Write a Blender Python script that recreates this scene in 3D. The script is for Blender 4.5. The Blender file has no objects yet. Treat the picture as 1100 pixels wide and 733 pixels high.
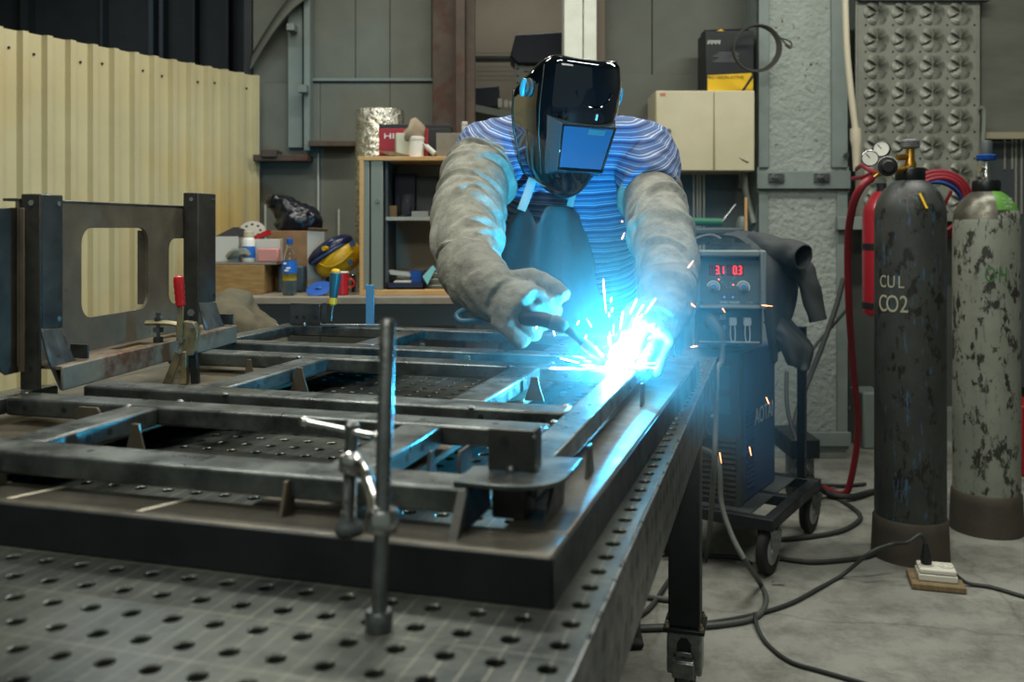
import bpy, bmesh, math, random
from mathutils import Vector, Matrix, noise
random.seed(7)
PI = math.pi
SC = bpy.context.scene
COL = SC.collection
H, F, HY = 1.19, 990.0, 245.0          # eye height (m), focal length (px), horizon row

def at(px, py, Y):                     # pixel + distance -> world point
    return Vector(((px - 550) / F * Y, Y, H - (py - HY) / F * Y))
def gr(px, py, z=0.0):                 # pixel on a horizontal plane
    Y = F * (H - z) / (py - HY)
    return Vector(((px - 550) / F * Y, Y, z))
UX, UY = .2748, .9615                  # table axes in the room
def T(p, q, z):                        # table frame: p to the left of the right edge, q towards the near end
    return Vector((.538 - .9615 * p - UX * q, 2.42 + .2748 * p - UY * q, z))

def C(h):
    h = h.lstrip('#')
    def l(v):
        v = int(v, 16) / 255
        return v / 12.92 if v <= .04045 else ((v + .055) / 1.055) ** 2.4
    return (l(h[0:2]), l(h[2:4]), l(h[4:6]), 1)

MATS = {}
def mat(name, col, rough=.6, metal=0, col2=None, scale=8, amt=.5, bump=0, bscale=60, bdist=.004, emit=None, estr=0, rust=None, rustamt=.6, rscale=5, stretch=None, trans=0, ior=1.45, coat=0, alpha=1):
    m = bpy.data.materials.new(name); m.use_nodes = True
    nt = m.node_tree; N = nt.nodes; L = nt.links
    b = N['Principled BSDF']
    c1 = C(col) if isinstance(col, str) else col
    b.inputs['Base Color'].default_value = c1
    b.inputs['Roughness'].default_value = rough
    b.inputs['Metallic'].default_value = metal
    b.inputs['Transmission Weight'].default_value = trans
    b.inputs['IOR'].default_value = ior
    b.inputs['Coat Weight'].default_value = coat
    if emit:
        b.inputs['Emission Color'].default_value = C(emit); b.inputs['Emission Strength'].default_value = estr
    tc = None
    if col2 or bump or rust:
        tc = N.new('ShaderNodeTexCoord').outputs['Object']
        if stretch:
            mp = N.new('ShaderNodeMapping'); mp.inputs['Scale'].default_value = stretch
            L.new(tc, mp.inputs['Vector']); tc = mp.outputs['Vector']
    out = None
    if col2:
        n = N.new('ShaderNodeTexNoise'); n.inputs['Scale'].default_value = scale; n.inputs['Detail'].default_value = 6
        n.inputs['Roughness'].default_value = .65
        L.new(tc, n.inputs['Vector'])
        r = N.new('ShaderNodeValToRGB'); r.color_ramp.elements[0].position = .5 - amt * .2; r.color_ramp.elements[1].position = .5 + amt * .2
        r.color_ramp.elements[0].color = c1; r.color_ramp.elements[1].color = C(col2)
        L.new(n.outputs['Fac'], r.inputs['Fac']); out = r.outputs['Color']
    if rust:
        n = N.new('ShaderNodeTexNoise'); n.inputs['Scale'].default_value = rscale; n.inputs['Detail'].default_value = 8
        n.inputs['Roughness'].default_value = .7
        L.new(tc, n.inputs['Vector'])
        r = N.new('ShaderNodeValToRGB'); r.color_ramp.elements[0].position = rustamt; r.color_ramp.elements[1].position = min(1, rustamt + .08)
        L.new(n.outputs['Fac'], r.inputs['Fac'])
        mx = N.new('ShaderNodeMix'); mx.data_type = 'RGBA'
        if out: L.new(out, mx.inputs['A'])
        else: mx.inputs['A'].default_value = c1
        mx.inputs['B'].default_value = C(rust)
        L.new(r.outputs['Color'], mx.inputs['Factor']); out = mx.outputs['Result']
    if out: L.new(out, b.inputs['Base Color'])
    if metal > .3 and col2:            # worn metal: gloss varies in patches
        n = N.new('ShaderNodeTexNoise'); n.inputs['Scale'].default_value = scale * 1.7; n.inputs['Detail'].default_value = 7; n.inputs['Roughness'].default_value = .7
        L.new(tc, n.inputs['Vector'])
        mr = N.new('ShaderNodeMapRange'); mr.inputs['From Min'].default_value = .3; mr.inputs['From Max'].default_value = .7
        mr.inputs['To Min'].default_value = max(.12, rough - .14); mr.inputs['To Max'].default_value = rough + .2
        L.new(n.outputs['Fac'], mr.inputs['Value']); L.new(mr.outputs['Result'], b.inputs['Roughness'])
    if bump:
        n = N.new('ShaderNodeTexNoise'); n.inputs['Scale'].default_value = bscale; n.inputs['Detail'].default_value = 4
        L.new(tc, n.inputs['Vector'])
        bp = N.new('ShaderNodeBump'); bp.inputs['Strength'].default_value = bump; bp.inputs['Distance'].default_value = bdist
        L.new(n.outputs['Fac'], bp.inputs['Height']); L.new(bp.outputs['Normal'], b.inputs['Normal'])
    MATS[name] = m
    return m

class MB:
    def __init__(s): s.v = []; s.f = []
    def add(s, vs, fs):
        o = len(s.v); s.v += [Vector(v) for v in vs]; s.f += [tuple(i + o for i in f) for f in fs]; return s
    def hexa(s, a):                    # 8 corners: bottom 4 (loop), top 4
        return s.add(a, [(3, 2, 1, 0), (4, 5, 6, 7), (0, 1, 5, 4), (1, 2, 6, 5), (2, 3, 7, 6), (3, 0, 4, 7)])
    def box(s, x0, x1, y0, y1, z0, z1, M=None):
        a = [(x0, y0, z0), (x1, y0, z0), (x1, y1, z0), (x0, y1, z0), (x0, y0, z1), (x1, y0, z1), (x1, y1, z1), (x0, y1, z1)]
        a = [Vector(v) for v in a]
        if M: a = [M @ v for v in a]
        return s.hexa(a)
    def tb(s, p0, p1, q0, q1, z0, z1): # box in table axes
        return s.hexa([T(p0, q0, z0), T(p1, q0, z0), T(p1, q1, z0), T(p0, q1, z0), T(p0, q0, z1), T(p1, q0, z1), T(p1, q1, z1), T(p0, q1, z1)])
    def prism(s, poly, d):             # 3D polygon extruded by vector d
        n = len(poly); poly = [Vector(p) for p in poly]; d = Vector(d)
        vs = poly + [p + d for p in poly]
        fs = [tuple(range(n - 1, -1, -1)), tuple(range(n, 2 * n))] + [(i, (i + 1) % n, n + (i + 1) % n, n + i) for i in range(n)]
        return s.add(vs, fs)
    def cyl(s, p0, p1, r0, r1=None, n=16):
        return s.rings([(Vector(p0), r0), (Vector(p1), r0 if r1 is None else r1)], n)
    def rings(s, pr, n=16, caps=True): # list of (point, radius) along a line/curve
        pts = [Vector(p) for p, r in pr]
        return s.loft(pts, [(r, r) for p, r in pr], n, caps)
    def loft(s, pts, rad, n=16, caps=True, side=None, fn=None):
        m = len(pts); vs = []; nrm = None
        for i in range(m):
            t = (pts[min(i + 1, m - 1)] - pts[max(i - 1, 0)])
            if t.length < 1e-9: t = Vector((0, 0, 1))
            t.normalize()
            if nrm is None:
                nrm = Vector(side) if side else (Vector((1, 0, 0)) if abs(t.x) < .8 else Vector((0, 1, 0)))
            nrm = (nrm - t * nrm.dot(t))
            if nrm.length < 1e-6: nrm = t.orthogonal()
            nrm.normalize(); b = t.cross(nrm)
            for k in range(n):
                a = 2 * PI * k / n
                e = fn(i / (m - 1), a) if fn else 1
                vs.append(pts[i] + (nrm * math.cos(a) * rad[i][0] + b * math.sin(a) * rad[i][1]) * e)
        fs = [(i * n + k, i * n + (k + 1) % n, (i + 1) * n + (k + 1) % n, (i + 1) * n + k) for i in range(m - 1) for k in range(n)]
        if caps: fs += [tuple(range(n - 1, -1, -1)), tuple(range((m - 1) * n, m * n))]
        return s.add(vs, fs)
    def tube(s, pts, r, n=10, sub=6, caps=True):
        c = curve(pts, sub)
        return s.loft(c, [(r, r)] * len(c), n, caps)
    def lathe(s, o, prof, n=28, axis=(0, 0, 1), caps=True):   # prof: (radius, height)
        o = Vector(o); ax = Vector(axis).normalized(); e = ax.orthogonal().normalized(); g = ax.cross(e)
        vs = [o + ax * h + (e * math.cos(2 * PI * k / n) + g * math.sin(2 * PI * k / n)) * r for r, h in prof for k in range(n)]
        m = len(prof)
        fs = [(i * n + k, i * n + (k + 1) % n, (i + 1) * n + (k + 1) % n, (i + 1) * n + k) for i in range(m - 1) for k in range(n)]
        if caps: fs += [tuple(range(n - 1, -1, -1)), tuple(range((m - 1) * n, m * n))]
        return s.add(vs, fs)
    def ball(s, c, r, n=16, sq=(1, 1, 1), M=None):
        c = Vector(c); vs = []; fs = []
        for i in range(1, n // 2):
            th = PI * i / (n // 2)
            for k in range(n):
                a = 2 * PI * k / n
                d = Vector((math.sin(th) * math.cos(a) * sq[0], math.sin(th) * math.sin(a) * sq[1], math.cos(th) * sq[2])) * r
                vs.append(c + (M @ d if M else d))
        m = n // 2 - 1
        for i in range(m - 1):
            for k in range(n): fs.append((i * n + k, (i + 1) * n + k, (i + 1) * n + (k + 1) % n, i * n + (k + 1) % n))
        t = Vector((0, 0, sq[2] * r)); t = M @ t if M else t
        vs += [c + t, c - t]
        for k in range(n):
            fs.append((len(vs) - 2, k, (k + 1) % n)); fs.append((len(vs) - 1, (m - 1) * n + (k + 1) % n, (m - 1) * n + k))
        return s.add(vs, fs)
    def torus(s, c, R, r, axis=(0, 0, 1), n=32, m=8, sq=1):
        c = Vector(c); ax = Vector(axis).normalized(); e = ax.orthogonal().normalized(); g = ax.cross(e)
        vs = []
        for i in range(n):
            a = 2 * PI * i / n; d = e * math.cos(a) + g * math.sin(a) * sq
            for k in range(m):
                b = 2 * PI * k / m; vs.append(c + d * (R + r * math.cos(b)) + ax * r * math.sin(b))
        return s.add(vs, [(i * m + k, ((i + 1) % n) * m + k, ((i + 1) % n) * m + (k + 1) % m, i * m + (k + 1) % m) for i in range(n) for k in range(m)])
    def mesh(s, off):
        me = bpy.data.meshes.new('m')
        me.from_pydata([tuple(v - off) for v in s.v], [], s.f)
        bm = bmesh.new(); bm.from_mesh(me); bmesh.ops.recalc_face_normals(bm, faces=bm.faces); bm.to_mesh(me); bm.free()
        return me
    def build(s, name, m, parent=None, loc=None, bevel=0, smooth=35, solid=0, sub=0):
        off = LOC[parent.name] if parent else Vector(loc if loc is not None else base_of(s.v))
        return link(name, s.mesh(off), m, parent, off, bevel, smooth, solid, sub)

LOC = {}
def base_of(vs):
    n = len(vs)
    return Vector(((min(v.x for v in vs) + max(v.x for v in vs)) / 2, (min(v.y for v in vs) + max(v.y for v in vs)) / 2, min(v.z for v in vs)))
def link(name, me, m, parent, off, bevel=0, smooth=35, solid=0, sub=0):
    me.name = name
    o = bpy.data.objects.new(name, me); COL.objects.link(o)
    o['tmp'] = 0; del o['tmp']
    me.materials.append(m)
    if smooth: 
        for p in me.polygons: p.use_smooth = True
        me.set_sharp_from_angle(angle=math.radians(smooth))
    if parent: o.parent = parent
    else: o.location = off
    LOC[o.name] = Vector(off)
    if solid: 
        d = o.modifiers.new('solid', 'SOLIDIFY'); d.thickness = solid; d.offset = 0
    if sub:
        d = o.modifiers.new('sub', 'SUBSURF'); d.levels = sub; d.render_levels = sub
    if bevel:
        d = o.modifiers.new('bevel', 'BEVEL'); d.width = bevel; d.segments = 2; d.limit_method = 'ANGLE'; d.angle_limit = math.radians(40)
    return o
def curve(pts, sub=6):
    pts = [Vector(p) for p in pts]
    if len(pts) < 3: return [pts[0].lerp(pts[-1], i / sub) for i in range(sub + 1)]
    out = []
    for i in range(len(pts) - 1):
        a, b, c, d = pts[max(i - 1, 0)], pts[i], pts[i + 1], pts[min(i + 2, len(pts) - 1)]
        for k in range(sub):
            t = k / sub
            out.append(.5 * ((2 * b) + (c - a) * t + (2 * a - 5 * b + 4 * c - d) * t * t + (3 * b - a - 3 * c + d) * t ** 3))
    return out + [pts[-1]]
def lerpl(vals, m):                    # resample a list of numbers/tuples to m values
    out = []
    for i in range(m):
        x = i / (m - 1) * (len(vals) - 1); k = min(int(x), len(vals) - 2); t = x - k
        t = t * t * (3 - 2 * t)
        a, b = vals[k], vals[k + 1]
        out.append(tuple(u + (w - u) * t for u, w in zip(a, b)) if isinstance(a, tuple) else a + (b - a) * t)
    return out
def limb(mb, pts, rad, n=18, sub=6, **k):
    c = curve(pts, sub); r = lerpl([x if isinstance(x, tuple) else (x, x) for x in rad], len(c))
    return mb.loft(c, r, n, **k)
def fuse(name, mb, m, parent, voxel=.01, smooth=6, wrinkle=0, wscale=14, wdir=None, cut=None, extra=None):
    off = LOC[parent.name]
    me = mb.mesh(off); o = bpy.data.objects.new('t', me); COL.objects.link(o)
    d = o.modifiers.new('r', 'REMESH'); d.mode = 'VOXEL'; d.voxel_size = voxel
    d = o.modifiers.new('s', 'SMOOTH'); d.iterations = smooth; d.factor = .5
    dg = bpy.context.evaluated_depsgraph_get(); dg.update()
    nm = bpy.data.meshes.new_from_object(o.evaluated_get(dg))
    bpy.data.objects.remove(o)
    if wrinkle:
        ns = [v.normal.copy() for v in nm.vertices]
        for v, nn in zip(nm.vertices, ns):
            w = v.co + off
            q = Vector((w.x * wscale, w.y * wscale, w.z * wscale * (2.2 if wdir is None else wdir)))
            v.co += nn * wrinkle * (noise.noise(q) + .5 * (1 - abs(noise.noise(q * 1.9)) * 2) + .3 * noise.noise(q * 3.7))
    if extra: extra(nm, off)
    nm.materials.clear()
    return link(name, nm, m, parent, off, smooth=80)

def tag(o, label=None, cat=None, group=None, kind=None):
    if label: o['label'] = label
    if cat: o['category'] = cat
    if group: o['group'] = group
    if kind: o['kind'] = kind
    return o
def thing(name, loc, label, cat, group=None):
    o = bpy.data.objects.new(name, None); COL.objects.link(o); o.location = loc; LOC[o.name] = Vector(loc)
    o.empty_display_size = .05
    return tag(o, label, cat, group)
def struct(name, mb, m, **k):
    return tag(mb.build(name, m, **k), kind='structure')
def solo(name, mb, m, label, cat, group=None, **k):
    return tag(mb.build(name, m, **k), label, cat, group)
def text(name, s, m, parent, M, size, depth=.0008, xs=1, align='CENTER'):
    c = bpy.data.curves.new('t', 'FONT'); c.body = s; c.size = size; c.extrude = depth; c.align_x = align; c.align_y = 'CENTER'
    o = bpy.data.objects.new('t', c); COL.objects.link(o)
    dg = bpy.context.evaluated_depsgraph_get(); dg.update()
    me = bpy.data.meshes.new_from_object(o.evaluated_get(dg)); bpy.data.objects.remove(o)
    off = LOC[parent.name]
    me.transform(Matrix.Translation(-off) @ M @ Matrix.Diagonal((xs, 1, 1, 1)))
    me.materials.clear()
    return link(name, me, m, parent, off, smooth=0)
def frame(o, X, Z):                    # matrix with origin o, local x = X, local z (normal) = Z
    X = Vector(X).normalized(); Z = (Vector(Z) - X * Vector(Z).dot(X)).normalized(); Y = Z.cross(X)
    M = Matrix.Identity(4)
    for i in range(3): M[i][0], M[i][1], M[i][2], M[i][3] = X[i], Y[i], Z[i], o[i]
    return M
def copy_tree(o, d, label=None):
    c = o.copy(); COL.objects.link(c); c.location = o.location + Vector(d)
    LOC[c.name] = LOC[o.name] + Vector(d)
    if label: c['label'] = label
    for ch in [x for x in bpy.data.objects if x.parent == o]:
        k = ch.copy(); COL.objects.link(k); k.parent = c; LOC[k.name] = LOC[c.name]
        for g in [x for x in bpy.data.objects if x.parent == ch]:
            j = g.copy(); COL.objects.link(j); j.parent = k
    return c
# ---------------------------------------------------------------- materials
m_tube = mat('mill_steel', '#3b4040', .34, .8, '#727774', 13, .8, .12, 120, rust='#6b5140', rustamt=.66, rscale=9)
m_jig = mat('jig_steel', '#44443f', .42, .6, '#625d52', 7, .9, .15, 90, rust='#70523a', rustamt=.62, rscale=6)
m_jigdark = mat('black_steel', '#1d2224', .45, .5, '#2b3032', 5, .8, .1, 60)
m_post2 = mat('sheet_steel', '#4d483f', .5, .2, '#6a6456', 9, .9, .08, 60, rust='#33322f', rustamt=.64, rscale=22)
m_post = mat('post_steel', '#2a2b2a', .42, .45, '#464540', 11, .9, .1, 60)
m_plate = mat('brown_plate', '#4e4940', .45, .5, '#6a6252', 6, .9, .12, 70, rust='#5b4030', rustamt=.66)
m_channel = mat('channel_steel', '#62594d', .5, .5, '#7f7362', 9, .8, .12, 70, rust='#5a3a2a', rustamt=.55)
m_bare = mat('ground_steel', '#8a8d8c', .3, .95, '#6c7072', 30, .8, .1, 200)
m_chrome = mat('bright_zinc', '#b9bbb8', .22, 1)
m_zinc = mat('yellow_zinc', '#8f8a72', .35, .9, '#a49c7c', 30)
m_red = mat('red_plastic', '#a3141c', .4, coat=.2)
m_black = mat('black_plastic', '#15181a', .5)
m_dgrey = mat('charcoal_plastic', '#3c4344', .55, bump=.1, bscale=400)
m_lgrey = mat('light_grey_plastic', '#8c908c', .5)
m_navy = mat('navy_paint', '#2c4468', .45)
m_rubber = mat('black_rubber', '#1b1c1c', .7)
m_cable = mat('grey_cable', '#2a2d2c', .6)
m_cablel = mat('dusty_cable', '#4a4e4a', .6)
m_hose = mat('red_hose', '#7c1c28', .5)
m_hoseb = mat('blue_hose', '#22407e', .5)
m_white = mat('white_plastic', '#d6d5cc', .4)
m_cream = mat('cream_paint', '#b9b39b', .45, 0, '#ada789', 4, .9)
m_card = mat('cardboard', '#8c6c4c', .85, 0, '#7d5e40', 9)
m_cardw = mat('white_card', '#b9b7ae', .8)
m_ply = mat('plywood', '#9a7b4a', .7, 0, '#7a5c34', 5, .9, .15, 40, stretch=(3, 3, 14))
m_wood = mat('beech_edge', '#c09a66', .5, 0, '#ab8552', 6, .8, stretch=(2, 2, 20))
m_benchtop = mat('bench_board', '#8f8676', .7, 0, '#6e675a', 7, .9)
m_bench = mat('bench_steel', '#2e383c', .5, .4)
m_tambour = mat('grey_tambour', '#6f756c', .5)
m_foil = mat('foil_wrap', '#a9a594', .22, .95, '#d4d1c6', 40, .8, 1.0, 45, bdist=.02)
m_bag = mat('black_bag', '#0c0f1a', .3, bump=.6, bscale=18)
m_yellow = mat('yellow_shell', '#c79c1a', .4)
m_yelp = mat('yellow_print', '#d2a90f', .5)
m_brass = mat('brass', '#b58a3e', .3, .9)
m_concrete = mat('wall_concrete', '#7d837d', .85, 0, '#6b716c', 3, .9, .9, 45)
m_steelgrey = mat('grey_paint', '#75807c', .6, 0, '#66716e', 4, .9, .05, 60, rust='#7a4a2c', rustamt=.74, rscale=3)
m_wall = mat('wall_panel', '#5c5f57', .65, .1, '#50534c', 2.5, .9, .05, 20)
m_walll = mat('wall_panel_pale', '#686b62', .65, .1, '#5a5d55', 3, .9, .1, 20)
m_walld = mat('hall_wall', '#363c3e', .8, 0, '#2b2e2f', 2, .9)
m_halld = mat('hall_post', '#3d464b', .7)
m_rustbeam = mat('rusted_beam', '#3f3a35', .7, .2, '#594a40', 5, .9, .2, 50, rust='#4a3025', rustamt=.5, rscale=3)
m_whitecol = mat('white_post_paint', '#d6d9cd', .6, 0, '#c6c9bc', 4)
m_tan = mat('tan_sheet', '#857d70', .8, 0, '#776f63', 1.5, .9)
m_rackgrey = mat('rack_paint', '#8b9187', .5, .2)
m_navybox = mat('navy_crate', '#141b33', .5)
m_wirem = mat('rack_wire', '#6c706a', .5, .6)
m_emboss = mat('embossed_sheet', '#8c8f84', .5, .3, '#7f8278', 6)
m_extred = mat('extinguisher_red', '#8f1726', .35, coat=.3)
m_leather = mat('split_leather', '#8b8b80', .9, 0, '#62625a', 26, .9, .5, 160)
m_glove = mat('suede_glove', '#77776c', .9, 0, '#55554e', 20, .9, .45, 150)
m_apron = mat('apron_leather', '#2f3436', .8, 0, '#3c4142', 12, .9, .3, 90)
m_jacket = mat('charcoal_leather', '#25292a', .75, 0, '#323637', 10, .9, .3, 80)
m_trouser = mat('dark_trouser', '#1c2430', .85)
m_skin = mat('skin', '#b08468', .5)
m_hair = mat('grey_hair', '#3f3a34', .8, 0, '#77716a', 60, .9, .6, 300)
m_helmet = mat('black_gloss', '#06090c', .06, coat=1)
m_helmetside = mat('helmet_side', '#2a2a22', .25, coat=.4)
m_lens = mat('green_lens', '#0f4a78', .08, coat=1)
m_lensin = mat('lens_filter', '#163f58', .2, coat=1)
m_bezel = mat('bezel_gloss', '#2b3b42', .25, coat=.6)
m_knob = mat('teal_knob', '#3c8ba0', .3)
m_teal = mat('teal_handle', '#1f4a55', .4)
m_khaki = mat('khaki_cloth', '#5f5a48', .9, 0, '#4f4a3b', 10, .8, .3, 60)
m_bluepl = mat('blue_plastic', '#1d4f9c', .4)
m_bluelab = mat('blue_label', '#1f63b8', .4)
m_pink = mat('pink_plastic', '#b98078', .5)
m_green = mat('green_plastic', '#1d5c38', .5)
m_pet = mat('clear_pet', (.93, .97, .97, 1), .04, trans=1, ior=1.45)
m_glass = mat('glass', (.95, .97, .97, 1), .03, trans=1, ior=1.3)
m_gold = mat('amber_label', '#9a8420', .5)
m_paper = mat('brown_paper', '#8a7c68', .9, bump=.5, bscale=30)
m_led = mat('red_led', '#300000', .4, emit='#ff2020', estr=3.0)
m_leddim = mat('unlit_segments', '#4a0d14', .4, emit='#7a1020', estr=.25)
m_ind = mat('indicator_light', '#401008', .4, emit='#ff5a30', estr=5)
m_face = mat('panel_print', '#3f4f54', .4)
m_print = mat('pale_print', '#a8aeaa', .6)
m_knobblue = mat('blue_knob', '#2a6fae', .35)
m_greenpaint = mat('green_stencil', '#3c6a3a', .7)
m_stencil = mat('white_stencil', '#94937f', .8)
m_socket = mat('socket_white', '#c9c7ba', .45)
m_pine = mat('pine_block', '#7d6c50', .8, 0, '#6a5a40', 8, .8, stretch=(12, 2, 2))

def mat_floor():
    m = mat('concrete_floor', '#8b8c84', .75, 0, '#74756e', 1.6, .9, .12, 30)
    nt = m.node_tree; N = nt.nodes; L = nt.links; b = N['Principled BSDF']
    src = b.inputs['Base Color'].links[0].from_socket
    tc = N.new('ShaderNodeTexCoord')
    n = N.new('ShaderNodeTexNoise'); n.inputs['Scale'].default_value = 6; n.inputs['Detail'].default_value = 10; n.inputs['Roughness'].default_value = .75
    L.new(tc.outputs['Object'], n.inputs['Vector'])
    r = N.new('ShaderNodeValToRGB'); r.color_ramp.elements[0].position = .36; r.color_ramp.elements[1].position = .55
    r.color_ramp.elements[0].color = (.55, .55, .53, 1); r.color_ramp.elements[1].color = (1, 1, 1, 1)
    L.new(n.outputs['Fac'], r.inputs['Fac'])
    v = N.new('ShaderNodeTexVoronoi'); v.feature = 'DISTANCE_TO_EDGE'; v.inputs['Scale'].default_value = .9
    n2 = N.new('ShaderNodeTexNoise'); n2.inputs['Scale'].default_value = 5
    mv = N.new('ShaderNodeMix'); mv.data_type = 'VECTOR'; mv.inputs['Factor'].default_value = .12
    L.new(tc.outputs['Object'], n2.inputs['Vector']); L.new(tc.outputs['Object'], mv.inputs['A']); L.new(n2.outputs['Color'], mv.inputs['B'])
    L.new(mv.outputs['Result'], v.inputs['Vector'])
    r2 = N.new('ShaderNodeValToRGB'); r2.color_ramp.elements[0].position = .0; r2.color_ramp.elements[1].position = .006
    r2.color_ramp.elements[0].color = (.72, .72, .70, 1); r2.color_ramp.elements[1].color = (1, 1, 1, 1)
    L.new(v.outputs['Distance'], r2.inputs['Fac'])
    def mul(a, bb):
        x = N.new('ShaderNodeMix'); x.data_type = 'RGBA'; x.blend_type = 'MULTIPLY'; x.inputs['Factor'].default_value = 1
        L.new(a, x.inputs['A']); L.new(bb, x.inputs['B']); return x.outputs['Result']
    L.new(mul(mul(src, r.outputs['Color']), r2.outputs['Color']), b.inputs['Base Color'])
    return m
m_floor = mat_floor()

def mat_tabletop():                    # scribed grid lines + worn steel; coordinates are the table's own
    m = mat('table_steel', '#2e3435', .36, .7, '#5e625b', 6, .8, .12, 150, rust='#595044', rustamt=.66, rscale=9)
    nt = m.node_tree; N = nt.nodes; L = nt.links; b = N['Principled BSDF']
    src = b.inputs['Base Color'].links[0].from_socket
    tc = N.new('ShaderNodeTexCoord'); sep = N.new('ShaderNodeSeparateXYZ'); L.new(tc.outputs['Object'], sep.inputs[0])
    def line(sock, pitch, w):
        a = N.new('ShaderNodeMath'); a.operation = 'DIVIDE'; L.new(sock, a.inputs[0]); a.inputs[1].default_value = pitch
        f = N.new('ShaderNodeMath'); f.operation = 'FRACT'; L.new(a.outputs[0], f.inputs[0])
        c = N.new('ShaderNodeMath'); c.operation = 'LESS_THAN'; L.new(f.outputs[0], c.inputs[0]); c.inputs[1].default_value = w
        return c.outputs[0]
    mx = N.new('ShaderNodeMath'); mx.operation = 'MAXIMUM'
    L.new(line(sep.outputs['X'], .084, .018), mx.inputs[0]); L.new(line(sep.outputs['Y'], .021, .055), mx.inputs[1])
    nz = N.new('ShaderNodeTexNoise'); nz.inputs['Scale'].default_value = 14; L.new(tc.outputs['Object'], nz.inputs['Vector'])
    k = N.new('ShaderNodeMath'); k.operation = 'MULTIPLY'; L.new(mx.outputs[0], k.inputs[0]); L.new(nz.outputs['Fac'], k.inputs[1])
    x = N.new('ShaderNodeMix'); x.data_type = 'RGBA'; L.new(k.outputs[0], x.inputs['Factor']); L.new(src, x.inputs['A']); x.inputs['B'].default_value = C('#9a9788')
    L.new(x.outputs['Result'], b.inputs['Base Color'])
    r = N.new('ShaderNodeValToRGB'); r.color_ramp.elements[0].color = (.22,) * 3 + (1,); r.color_ramp.elements[1].color = (.46,) * 3 + (1,)
    L.new(nz.outputs['Fac'], r.inputs['Fac']); L.new(r.outputs['Color'], b.inputs['Roughness'])
    return m
m_table = mat_tabletop()

def mat_skirt():                       # folded edge with two rows of bored holes along its length
    m = mat('skirt_steel', '#34393b', .4, .7, '#55585a', 8, .9, .1, 120)
    nt = m.node_tree; N = nt.nodes; L = nt.links; b = N['Principled BSDF']
    src = b.inputs['Base Color'].links[0].from_socket
    tc = N.new('ShaderNodeTexCoord'); mp = N.new('ShaderNodeMapping'); mp.vector_type = 'TEXTURE'; mp.inputs['Rotation'].default_value = (0, 0, math.atan2(-UY, -UX))
    L.new(tc.outputs['Object'], mp.inputs[0]); sep = N.new('ShaderNodeSeparateXYZ'); L.new(mp.outputs[0], sep.inputs[0])
    def op(o, a, bb=None):
        x = N.new('ShaderNodeMath'); x.operation = o
        for i, v in enumerate((a, bb)):
            if v is None: continue
            if isinstance(v, (int, float)): x.inputs[i].default_value = v
            else: L.new(v, x.inputs[i])
        return x.outputs[0]
    fx = op('MULTIPLY', op('SUBTRACT', op('FRACT', op('DIVIDE', sep.outputs['X'], .042)), .5), .042)
    mask = None
    for z in (.820, .775):
        d = op('SQRT', op('ADD', op('MULTIPLY', fx, fx), op('POWER', op('ABSOLUTE', op('SUBTRACT', sep.outputs['Z'], z)), 2)))
        k = op('LESS_THAN', d, .0105); mask = k if mask is None else op('MAXIMUM', mask, k)
    x = N.new('ShaderNodeMix'); x.data_type = 'RGBA'; L.new(mask, x.inputs['Factor']); L.new(src, x.inputs['A']); x.inputs['B'].default_value = C('#0c0d0e')
    L.new(x.outputs['Result'], b.inputs['Base Color'])
    return m
m_skirt = mat_skirt()
m_chalk = mat('chalk', '#b5ae9c', .9)
m_footsteel = mat('welded_foot', '#6d7070', .35, .85, '#4a4d4e', 25, .9)
m_flange = mat('flange_steel', '#332f2a', .45, .5, '#4a443b', 8)

def ramp_mat(name, stops, sock_fn, rough=.7, metal=0, interp='CONSTANT'):
    m = bpy.data.materials.new(name); m.use_nodes = True
    nt = m.node_tree; N = nt.nodes; L = nt.links; b = N['Principled BSDF']
    b.inputs['Roughness'].default_value = rough; b.inputs['Metallic'].default_value = metal
    r = N.new('ShaderNodeValToRGB'); r.color_ramp.interpolation = interp
    e = r.color_ramp.elements
    e[0].position, e[0].color = stops[0][0], C(stops[0][1]); e[1].position, e[1].color = stops[-1][0], C(stops[-1][1])
    for p, c in stops[1:-1]:
        k = e.new(p); k.color = C(c)
    L.new(sock_fn(N, L), r.inputs['Fac']); L.new(r.outputs['Color'], b.inputs['Base Color'])
    return m
def shirt_sock(N, L):                  # stripes follow the 'stripe' attribute laid along the cloth
    a = N.new('ShaderNodeAttribute'); a.attribute_name = 'stripe'
    d = N.new('ShaderNodeMath'); d.operation = 'DIVIDE'; L.new(a.outputs['Fac'], d.inputs[0]); d.inputs[1].default_value = .034
    f = N.new('ShaderNodeMath'); f.operation = 'FRACT'; L.new(d.outputs[0], f.inputs[0]); return f.outputs[0]
m_shirt = ramp_mat('striped_jersey', [(0, '#a7b0bf'), (.05, '#4a6290'), (.17, '#a7b0bf'), (.21, '#3f5680'), (.46, '#58749e'), (.50, '#93a0b6'), (.53, '#48608a'), (.70, '#2a3860'), (.86, '#4a6290'), (.98, '#a7b0bf')], shirt_sock, .85)

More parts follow.
